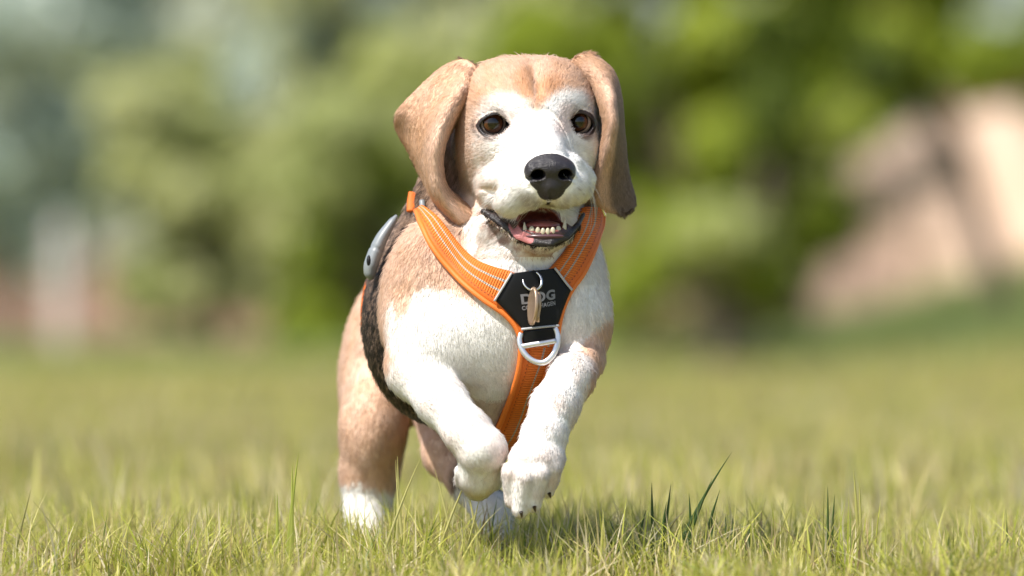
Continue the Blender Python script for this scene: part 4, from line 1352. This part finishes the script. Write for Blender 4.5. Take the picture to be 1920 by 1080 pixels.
# the dark green tuft to the right of the paws and a few lone stems
def tuft(label, blades_, col, wd, group=None, name='grass_tuft'):
    e = None
    V = []; F = []; C = []
    for (x0, y0, x1, y1, w, bendx) in blades_:
        a = P(x0, y0, w) / S; b = P(x1, y1, w) / S
        a[2] = 0.0
        mid = (a + b) / 2 + np.array([bendx / S, 0, 0])
        n = 8
        for i in range(n + 1):
            s = i / n
            p = a * (1 - s) ** 2 + 2 * mid * s * (1 - s) + b * s * s
            hw = wd / S * (1 - s ** 2.2) * 0.5 + 0.0001
            k = len(V)
            V += [p + np.array([-hw, 0.0004, 0]), p + np.array([0, -0.0005, 0]), p + np.array([hw, 0.0004, 0])]
            C += [np.array(col) * (0.8 + 0.5 * s)] * 3
            if i: F += [[k - 3, k - 2, k + 1, k], [k - 2, k - 1, k + 2, k + 1]]
    o = mesh_obj(name, np.array(V), F, GRM, scale=False)
    col_attr(o, 'tint', np.array(C))
    tag(o, label, 'grass', group)
    return o
tuft('tuft of long dark green blades leaning right, tallest in the grass beside the paws', [
    (1245, 1090, 1372, 848, 20, -22), (1262, 1090, 1335, 898, 10, -8), (1295, 1090, 1292, 925, 60, 4), (1225, 1090, 1222, 905, 90, 0), (1240, 1090, 1258, 908, 120, -4),
    (1190, 1090, 1212, 955, 50, -12), (1300, 1090, 1350, 918, 40, -5), (1335, 1090, 1334, 958, 30, 3), (1365, 1090, 1360, 965, 70, 0), (1375, 1090, 1374, 968, 50, 2),
    (1400, 1090, 1408, 975, 60, -3), (1180, 1090, 1142, 972, 110, 5), (1282, 1090, 1300, 990, 10, 0), (1230, 1090, 1250, 940, 10, -3)], (0.045, 0.085, 0.020), 9.5)
tuft('pair of thin upright dark green blades at the right of the lawn', [(1550, 1090, 1552, 912, 60, 2), (1556, 1090, 1565, 928, 60, -2), (1540, 1090, 1550, 990, 20, 0)], (0.06, 0.10, 0.022), 7)
tuft('two tall yellow green stems with pale tips right of the dark tuft', [(1612, 1090, 1600, 874, -20, 4), (1616, 1090, 1611, 898, -20, 2)], (0.40, 0.38, 0.11), 7.5)
tuft('two tall yellow green stems standing left of the hind leg', [(536, 1090, 560, 848, 0, -6), (545, 1090, 548, 870, 0, 2), (520, 1090, 520, 925, 10, 0)], (0.34, 0.38, 0.07), 8.5)
tuft('long pale stem arching from the turf near the right paw', [(1215, 1090, 1148, 938, 0, 30), (1120, 1090, 1030, 993, -10, 26)], (0.52, 0.48, 0.22), 6)
tuft('slanting straw stems crossing in front of the hind legs', [(700, 1090, 790, 855, -60, -10), (735, 1090, 745, 855, 40, 12), (770, 1090, 742, 862, 30, -10), (860, 1090, 815, 880, 0, 10), (905, 1090, 875, 905, 0, 5), (800, 1090, 888, 868, -30, -8), (860, 1090, 900, 930, 0, 0), (662, 1090, 655, 950, 0, 0)], (0.50, 0.47, 0.18), 6)
tuft('thin dark stem leaning right at the lower left corner of the lawn', [(10, 1085, 58, 918, 0, 0), (40, 1085, 0, 990, -20, 8), (150, 1090, 60, 938, 10, 30)], (0.30, 0.28, 0.10), 7)
tuft('single dark blade standing at the right edge of the lawn', [(1890, 1090, 1886, 955, 60, 2)], (0.10, 0.14, 0.03), 5)

# ------------------------------------------------------------ background
def B(px, py, D):
    """photo pixel at distance D metres from the camera"""
    return np.array([(px - 960) * D / DC, CAMY + D, EYE / S - (py - 620) * D / DC])

def leafmat(name, tr=0.52):
    m = M(name)
    a = m.n('Attribute', attribute_name='tint')
    d = m.n('BsdfPrincipled'); d.inputs['Roughness'].default_value = 0.5; d.inputs['Specular IOR Level'].default_value = 0.4
    t = m.n('BsdfTranslucent'); mx = m.n('MixShader'); mx.inputs[0].default_value = tr
    m.l(a.outputs['Color'], d.inputs['Base Color']); m.l(a.outputs['Color'], t.inputs['Color'])
    m.l(d.outputs[0], mx.inputs[1]); m.l(t.outputs[0], mx.inputs[2]); m.l(mx.outputs[0], m.out.inputs[0])
    return m.m
LEAFM = leafmat('leaf')
BARK = principled('bark', (0.10, 0.075, 0.055), 0.9, bump=(40, 0.6, 0.02)).m
def crown(parent, blobs, n, size, pal, seed, dens=1.0, name='crown'):
    """leaf clumps scattered through ellipsoid lobes: blobs = [(centre, radii)]"""
    r = np.random.default_rng(seed)
    n = int(n * 1.3)
    vol = np.array([b[1][0] * b[1][1] * b[1][2] for b in blobs]) ** 0.7
    ch = r.choice(len(blobs), n, p=vol / vol.sum())
    c = np.array([b[0] for b in blobs])[ch]; rad = np.array([b[1] for b in blobs])[ch]
    d = r.normal(0, 1, (n, 3)); d /= np.linalg.norm(d, axis=1, keepdims=True)
    q = r.random(n) ** (1 / 2.2)
    p = c + d * rad * q[:, None]
    nz = fbm(p, 1 / (rad.mean() * 0.7), seed, 2)
    keep = nz > 0.22
    p = p[keep]; d = d[keep]; n = len(p); ch = ch[keep]
    sz = size * r.uniform(0.6, 1.3, n)
    nrm = d * 0.8 + r.normal(0, 0.45, (n, 3)) + np.array([0, -0.1, 0.45]); nrm /= np.linalg.norm(nrm, axis=1, keepdims=True)
    a = np.cross(nrm, r.normal(0, 1, (n, 3))); a /= np.linalg.norm(a, axis=1, keepdims=True); b = np.cross(nrm, a)
    V = np.stack([p - a * sz[:, None], p - b * sz[:, None] * 0.5 + nrm * sz[:, None] * 0.12, p + a * sz[:, None], p + b * sz[:, None] * 0.5 + nrm * sz[:, None] * 0.12], 1)
    pal = np.array(pal)
    lobe = r.random(len(blobs))[ch]
    k = np.clip(((lobe * 0.6 + r.random(n) * 0.4) * len(pal)).astype(int), 0, len(pal) - 1)
    C = pal[k] * r.uniform(0.8, 1.2, (n, 1))
    ob = mesh_obj(name, V.reshape(-1, 3), np.arange(4 * n).reshape(n, 4), LEAFM, parent, scale=False, smooth=False)
    col_attr(ob, 'tint', np.repeat(C, 4, 0))
    return ob
def trunk(parent, pts, r0, r1, name='trunk'):
    pts = catmull(np.array(pts) * S, 14)
    V, F = tube(None, pts, np.linspace(r0, r1, len(pts)) * S, None, None, nseg=9)
    return mesh_obj(name, V, F, BARK, parent)
def plant(name, label, cat, D, lobes, n, size, pal, seed, foot, group=None, thick=0.05, depth=1.0):
    """lobes: (px, py, rx, ry) in photo pixels at distance D"""
    f = B(foot, 620, D); f[2] = float(hz(f[0], f[1]))
    e = thing(name, label, cat, tuple(f), group)
    k = D / DC
    r = np.random.default_rng(seed + 500)
    bl = []
    for (px, py, rx, ry) in lobes:
        c = B(px, py, D); c[1] += r.uniform(-0.3, 0.3) * depth
        bl.append((c, (rx * k, max(rx, ry) * k * depth, ry * k)))
    crown(e, bl, n, size, pal, seed)
    top = bl[0][0]
    trunk(e, [f - np.array([0, 0, 0.05]), f * 0.6 + top * 0.4 + np.array([0.03, 0, 0]), top], thick, thick * 0.35)
    for c, _ in bl[1:5]:
        s = f * 0.65 + top * 0.35
        trunk(e, [s, (s + c) / 2 + np.array([0.04, 0, 0.05]), c], thick * 0.45, thick * 0.15, 'limb')
    return e
OLIVE = [(0.33, 0.37, 0.13), (0.43, 0.47, 0.18), (0.53, 0.55, 0.24), (0.62, 0.63, 0.36)]
GREYG = [(0.38, 0.46, 0.40), (0.48, 0.57, 0.50), (0.60, 0.68, 0.62), (0.70, 0.76, 0.72)]  # grey green leaves, lightened to put a milky veil of light into them
LIME = [(0.18, 0.24, 0.013), (0.26, 0.33, 0.02), (0.34, 0.41, 0.035), (0.42, 0.48, 0.06)]
DARK = [(0.09, 0.13, 0.008), (0.12, 0.17, 0.012), (0.17, 0.22, 0.018)]
YEL = [(0.34, 0.31, 0.12), (0.42, 0.37, 0.17), (0.5, 0.44, 0.24)]
r = np.random.default_rng(99)

def fill(x0, x1, y0, y1, nx, ny, rx, ry, jit=0.5, seed=1):
    q = np.random.default_rng(seed); L = []
    for i in range(nx):
        for j in range(ny):
            L.append((x0 + (i + 0.5 + q.uniform(-jit, jit)) * (x1 - x0) / nx, y0 + (j + 0.5 + q.uniform(-jit, jit)) * (y1 - y0) / ny, rx * q.uniform(0.7, 1.3), ry * q.uniform(0.7, 1.3)))
    return L
plant('tree', 'grey green tree with veil-paled leaves at the far left edge behind the white post', 'tree', 42, fill(-260, 230, -380, 470, 4, 6, 110, 90, .5, 1), 7000, 0.075, GREYG, 1, 30, thick=.09)
plant('tree', 'pale grey green tree beside the left edge tree, its crown reaching the top', 'tree', 44, fill(170, 520, -420, 330, 3, 5, 100, 85, .5, 2), 5200, 0.075, GREYG + OLIVE, 2, 360, thick=.08)
plant('bush', 'broad olive green bush in the middle of the left background', 'bush', 34, fill(250, 640, 180, 570, 4, 4, 75, 65, .5, 3), 6500, 0.055, OLIVE, 3, 430)
plant('bush', 'dense green bush directly behind the dog on the left', 'bush', 33, fill(560, 900, 190, 640, 4, 4, 80, 75, .5, 4), 8000, 0.055, [OLIVE[0], OLIVE[1], LIME[1], LIME[2]], 4, 700)
plant('tree', 'olive tree crown above and behind the dog head', 'tree', 40, fill(560, 1080, -420, 210, 4, 5, 110, 85, .5, 5), 7800, 0.07, [OLIVE[2], OLIVE[3], GREYG[0], GREYG[1]], 5, 820, thick=.09)
plant('bush', 'bright yellow green leafy bush filling the background right of the dog', 'bush', 31, fill(1010, 1560, -340, 420, 5, 7, 92, 80, .5, 6), 17000, 0.05, LIME, 6, 1395, thick=.05)
plant('bush', 'lime green bush at the top right overhanging the earth bank', 'bush', 33, fill(1480, 2250, -380, 190, 6, 5, 95, 75, .5, 7), 12000, 0.055, LIME + [OLIVE[2]], 7, 1900, thick=.08)
plant('bush', 'very dark green undergrowth clump right of the dog', 'bush', 30, [(1440, 60, 60, 70), (1445, 210, 60, 80), (1450, 290, 75, 50), (1350, 430, 60, 40), (1640, 130, 60, 60), (1200, 160, 50, 60)], 2600, 0.05, DARK, 8, 1400)
plant('bush', 'small green bush hanging low over the grass between dog and bank', 'bush', 29, [(1350, 440, 110, 60), (1260, 490, 70, 60), (1420, 520, 80, 60), (1190, 540, 60, 60)], 3200, 0.045, LIME[:3] + OLIVE[1:3], 9, 1330)
plant('bush', 'straw coloured dry bush close behind the dog at right', 'bush', 30, [(1180, 520, 70, 70), (1250, 590, 80, 50), (1160, 440, 40, 60)], 1800, 0.045, YEL, 10, 1200)

plant('bush', 'mid green bush set further back, filling the gap behind the dog', 'bush', 38, fill(540, 1560, 120, 600, 7, 4, 95, 85, .5, 15), 12000, 0.07, [OLIVE[1], LIME[2], OLIVE[2], LIME[3]], 15, 1000)

# far wood closing the view
def far_wood():
    q = np.random.default_rng(70); L = []
    for i in range(90):
        x = -48 + 96 * i / 89 + q.uniform(-.5, .5)
        L.append((np.array([x, CAMY + q.uniform(74, 84), q.uniform(1.5, 5.5)]), (1.3, 1.3, q.uniform(2.0, 4.0))))
    o = crown(None, L, 60000, 0.22, [(0.33, 0.38, 0.27), (0.44, 0.48, 0.36), (0.56, 0.59, 0.46)], 71, name='woodland')
    o['kind'] = 'stuff'
far_wood()

# bare earth bank on the right
def earth_bank():
    """cut face of sandy soil: a ridge rising to the right, flat-topped and with real thickness"""
    n, m_ = 90, 26
    top = [(1180, 640), (1400, 575), (1500, 440), (1560, 340), (1650, 310), (1740, 255), (1820, 212), (1920, 180), (2100, 150), (2600, 120), (3300, 110)]
    bot = [(1180, 650), (1400, 640), (1500, 612), (1560, 600), (1650, 582), (1740, 560), (1820, 540), (1920, 522), (2100, 500), (2600, 480), (3300, 470)]
    D = 41.0
    xq = np.linspace(1180, 3300, n)
    zt = np.interp(xq, *zip(*top)); zb = np.interp(xq, *zip(*bot))
    V = []
    for i in range(n):
        for j in range(m_):
            t = j / (m_ - 1)
            if t < 0.7:
                s = t / 0.7
                d = D + 1.5 * s + 0.25 * math.sin(xq[i] * 0.03 + s * 4); p = B(xq[i], zb[i] * (1 - s) + zt[i] * s, D)
                p[1] = CAMY + d
                if j == 0: p[2] -= 0.6
            else:
                s = (t - 0.7) / 0.3
                p = B(xq[i], zt[i], D); p[1] = CAMY + D + 1.5 + 6 * s; p[2] += 0.05 * math.sin(s * 7) 
            V.append(p)
    V = np.array(V)
    V += (np.stack([vnoise(V, 1.3, 5), vnoise(V, 1.3, 6), vnoise(V, 2.3, 7)], 1) - 0.5) * 0.18
    i = (np.arange(n - 1)[:, None] * m_ + np.arange(m_ - 1)[None, :]).ravel()
    F = np.stack([i, i + m_, i + m_ + 1, i + 1], 1)
    m = M('sandy soil')
    b = m.n('BsdfPrincipled'); b.inputs['Roughness'].default_value = 0.95; b.inputs['Specular IOR Level'].default_value = 0.1
    g = m.n('NewGeometry'); nz = m.n('TexNoise'); nz.inputs['Scale'].default_value = 2.2; nz.inputs['Detail'].default_value = 6
    m.l(g.outputs['Position'], nz.inputs['Vector'])
    r = m.n('ValToRGB'); e = r.color_ramp.elements
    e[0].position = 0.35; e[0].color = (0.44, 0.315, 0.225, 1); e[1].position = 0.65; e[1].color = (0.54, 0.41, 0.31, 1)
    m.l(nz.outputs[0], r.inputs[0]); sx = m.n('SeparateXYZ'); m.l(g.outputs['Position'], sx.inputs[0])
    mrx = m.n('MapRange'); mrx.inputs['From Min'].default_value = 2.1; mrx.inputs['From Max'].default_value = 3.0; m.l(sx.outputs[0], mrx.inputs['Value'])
    mxx = m.n('MixRGB'); mxx.inputs[1].default_value = (0.22, 0.155, 0.115, 1); m.l(mrx.outputs[0], mxx.inputs[0]); m.l(r.outputs[0], mxx.inputs[2])  # weaker light on the left of the face, painted in as darker soil
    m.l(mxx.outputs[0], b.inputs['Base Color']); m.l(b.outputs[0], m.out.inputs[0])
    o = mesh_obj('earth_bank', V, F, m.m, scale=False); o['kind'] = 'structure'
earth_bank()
def dry(px0, px1, py, D, n, name, label):
    q = np.random.default_rng(int(px0)); L = []
    for k in range(6):
        L.append((px0 + (px1 - px0) * (k + .5) / 6, py - 6 * k, (px1 - px0) / 8, 16))
    return plant('shrub', label, 'shrub', D, L, n, 0.04, [(0.38, 0.20, 0.07), (0.46, 0.27, 0.10), (0.30, 0.16, 0.06)], int(px0), (px0 + px1) / 2)
dry(1810, 2150, 195, 42.8, 1500, 'dry_shrub', 'rust coloured dry shrub along the top of the earth bank')
plant('shrub', 'grey twiggy shrub growing on the upper slope of the earth bank', 'shrub', 39, [(1720, 330, 70, 40), (1660, 380, 50, 40), (1780, 290, 40, 30)], 330, 0.05, [(0.20, 0.17, 0.14), (0.30, 0.26, 0.21)], 12, 1700, thick=.02)
plant('shrub', 'grey brown bare shrub at the left foot of the earth bank', 'shrub', 36, [(1520, 420, 45, 70), (1450, 560, 60, 50), (1390, 600, 50, 35)], 900, 0.05, [(0.13, 0.10, 0.085), (0.22, 0.17, 0.14)], 13, 1480)

# brown brick wall on the left
def brick_wall():
    D = 54.0
    x0, x1 = B(-900, 620, D)[0], B(700, 620, D)[0]
    zt = B(0, 462, D)[2]
    e = thing('garden_wall', 'long low pinkish brown garden wall behind the white post on the left', 'wall', (0, CAMY + D, 0))
    mats = [principled('brick %d' % i, c, 0.9, bump=(30, .4, .01)).m for i, c in enumerate(((0.36, 0.215, 0.165), (0.31, 0.20, 0.165), (0.40, 0.25, 0.19)))]
    mort = principled('mortar', (0.36, 0.31, 0.28), 0.95).m
    def boxm(nm, lo, hi, mat, par):
        x, y, z = zip(lo, hi)
        V = [(x[i], y[j], z[k]) for i in (0, 1) for j in (0, 1) for k in (0, 1)]
        F = [[0, 1, 3, 2], [4, 6, 7, 5], [0, 4, 5, 1], [2, 3, 7, 6], [0, 2, 6, 4], [1, 5, 7, 3]]
        return mesh_obj(nm, np.array(V), np.array(F), mat, par, scale=False, smooth=False)
    boxm('wall', (x0, CAMY + D + .02, -.1), (x1, CAMY + D + .24, zt - .06), mort, e)
    boxm('coping', (x0 - .03, CAMY + D - .04, zt - .06), (x1 + .03, CAMY + D + .30, zt + .02), principled('coping', (0.34, 0.30, 0.29), .9).m, e)
    q = np.random.default_rng(8)
    bw, bh = 0.225, 0.075
    V = []; F = []; MI = []
    rows = int((zt - .06) / bh)
    for rr_ in range(rows):
        xx = x0 + (bw / 2 if rr_ % 2 else 0)
        while xx + bw < x1:
            lo = (xx + .005, CAMY + D + q.uniform(-.003, .003), rr_ * bh + .005); hi = (xx + bw - .005, CAMY + D + .05, rr_ * bh + bh - .005)
            k = len(V)
            V += [(lo[0], hi[1], lo[2]), (lo[0], lo[1], lo[2]), (hi[0], lo[1], lo[2]), (hi[0], hi[1], lo[2]), (lo[0], hi[1], hi[2]), (lo[0], lo[1], hi[2]), (hi[0], lo[1], hi[2]), (hi[0], hi[1], hi[2])]
            F += [[k + 1, k + 2, k + 6, k + 5], [k, k + 1, k + 5, k + 4], [k + 2, k + 3, k + 7, k + 6], [k + 4, k + 5, k + 6, k + 7], [k, k + 3, k + 2, k + 1]]
            MI += [int(q.integers(3))] * 5
            xx += bw
    o = mesh_obj('bricks', np.array(V), np.array(F), mats[0], e, scale=False, smooth=False)
    o.data.materials.append(mats[1]); o.data.materials.append(mats[2])
    o.data.polygons.foreach_set('material_index', np.array(MI, np.int32)); o['kind'] = 'stuff'
brick_wall()

# white post
def post():
    D = 32.0
    f = B(112, 620, D); f[2] = 0
    e = thing('fence_post', 'blurred white wooden post standing in front of the brown wall at left', 'post', tuple(f))
    wpm = principled('weathered white paint', (0.50, 0.44, 0.41), 0.7, bump=(60, .4, .004)).m
    h = B(0, 425, D)[2]; hw = 0.036
    V = []; 
    prof = [(-0.05, 1), (0.0, 1), (h - .12, 1), (h - .11, 0.86), (h - .09, 0.86), (h - .08, 1.05), (h - .03, 1.05), (h, 0.15)]
    for z, s in prof:
        for a, b_ in ((-1, -1), (1, -1), (1, 1), (-1, 1)):
            V.append((f[0] + a * hw * s, f[1] + b_ * hw * s, z))
    F = [[i * 4 + j, i * 4 + (j + 1) % 4, i * 4 + 4 + (j + 1) % 4, i * 4 + 4 + j] for i in range(len(prof) - 1) for j in range(4)] + [[28, 29, 30, 31]]
    mesh_obj('shaft', np.array(V), np.array(F), wpm, e, scale=False, smooth=False)
post()

# longer grass along the field edge
def verge():
    q = np.random.default_rng(31)
    n = 34000
    x = q.uniform(-4.2, 5.2, n); y = q.uniform(24.0, 33, n)
    h = q.uniform(0.06, 0.16, n) * (0.6 + 0.9 * fbm(np.stack([x, y, x * 0], 1), 0.9, 3, 2))
    c = np.array([[0.22, 0.30, 0.09], [0.28, 0.36, 0.12], [0.36, 0.40, 0.16]])[q.integers(3, size=n)] * q.uniform(.8, 1.2, (n, 1))
    blades('long_grass', x, y, h, q.uniform(.012, .022, n), np.abs(q.normal(.3, .2, n)), c, 3, q)['kind'] = 'stuff'
verge()

# shrubs that carry the field edge on outside the frame
for k, (px, d_, pal, lab) in enumerate(((-900, 43, OLIVE, 'olive bush at the field edge beyond the left side of the view'), (-1900, 45, LIME, 'lime green bush far out to the left of the white post'),
        (2900, 36, OLIVE, 'olive bush at the field edge beyond the right end of the bank'), (3900, 38, LIME, 'lime green bush far out to the right of the bank'))):
    plant('bush', lab, 'bush', d_, fill(px - 420, px + 420, -260, 600, 4, 4, 150, 120, .5, 40 + k), 5000, 0.08, pal, 60 + k, px)
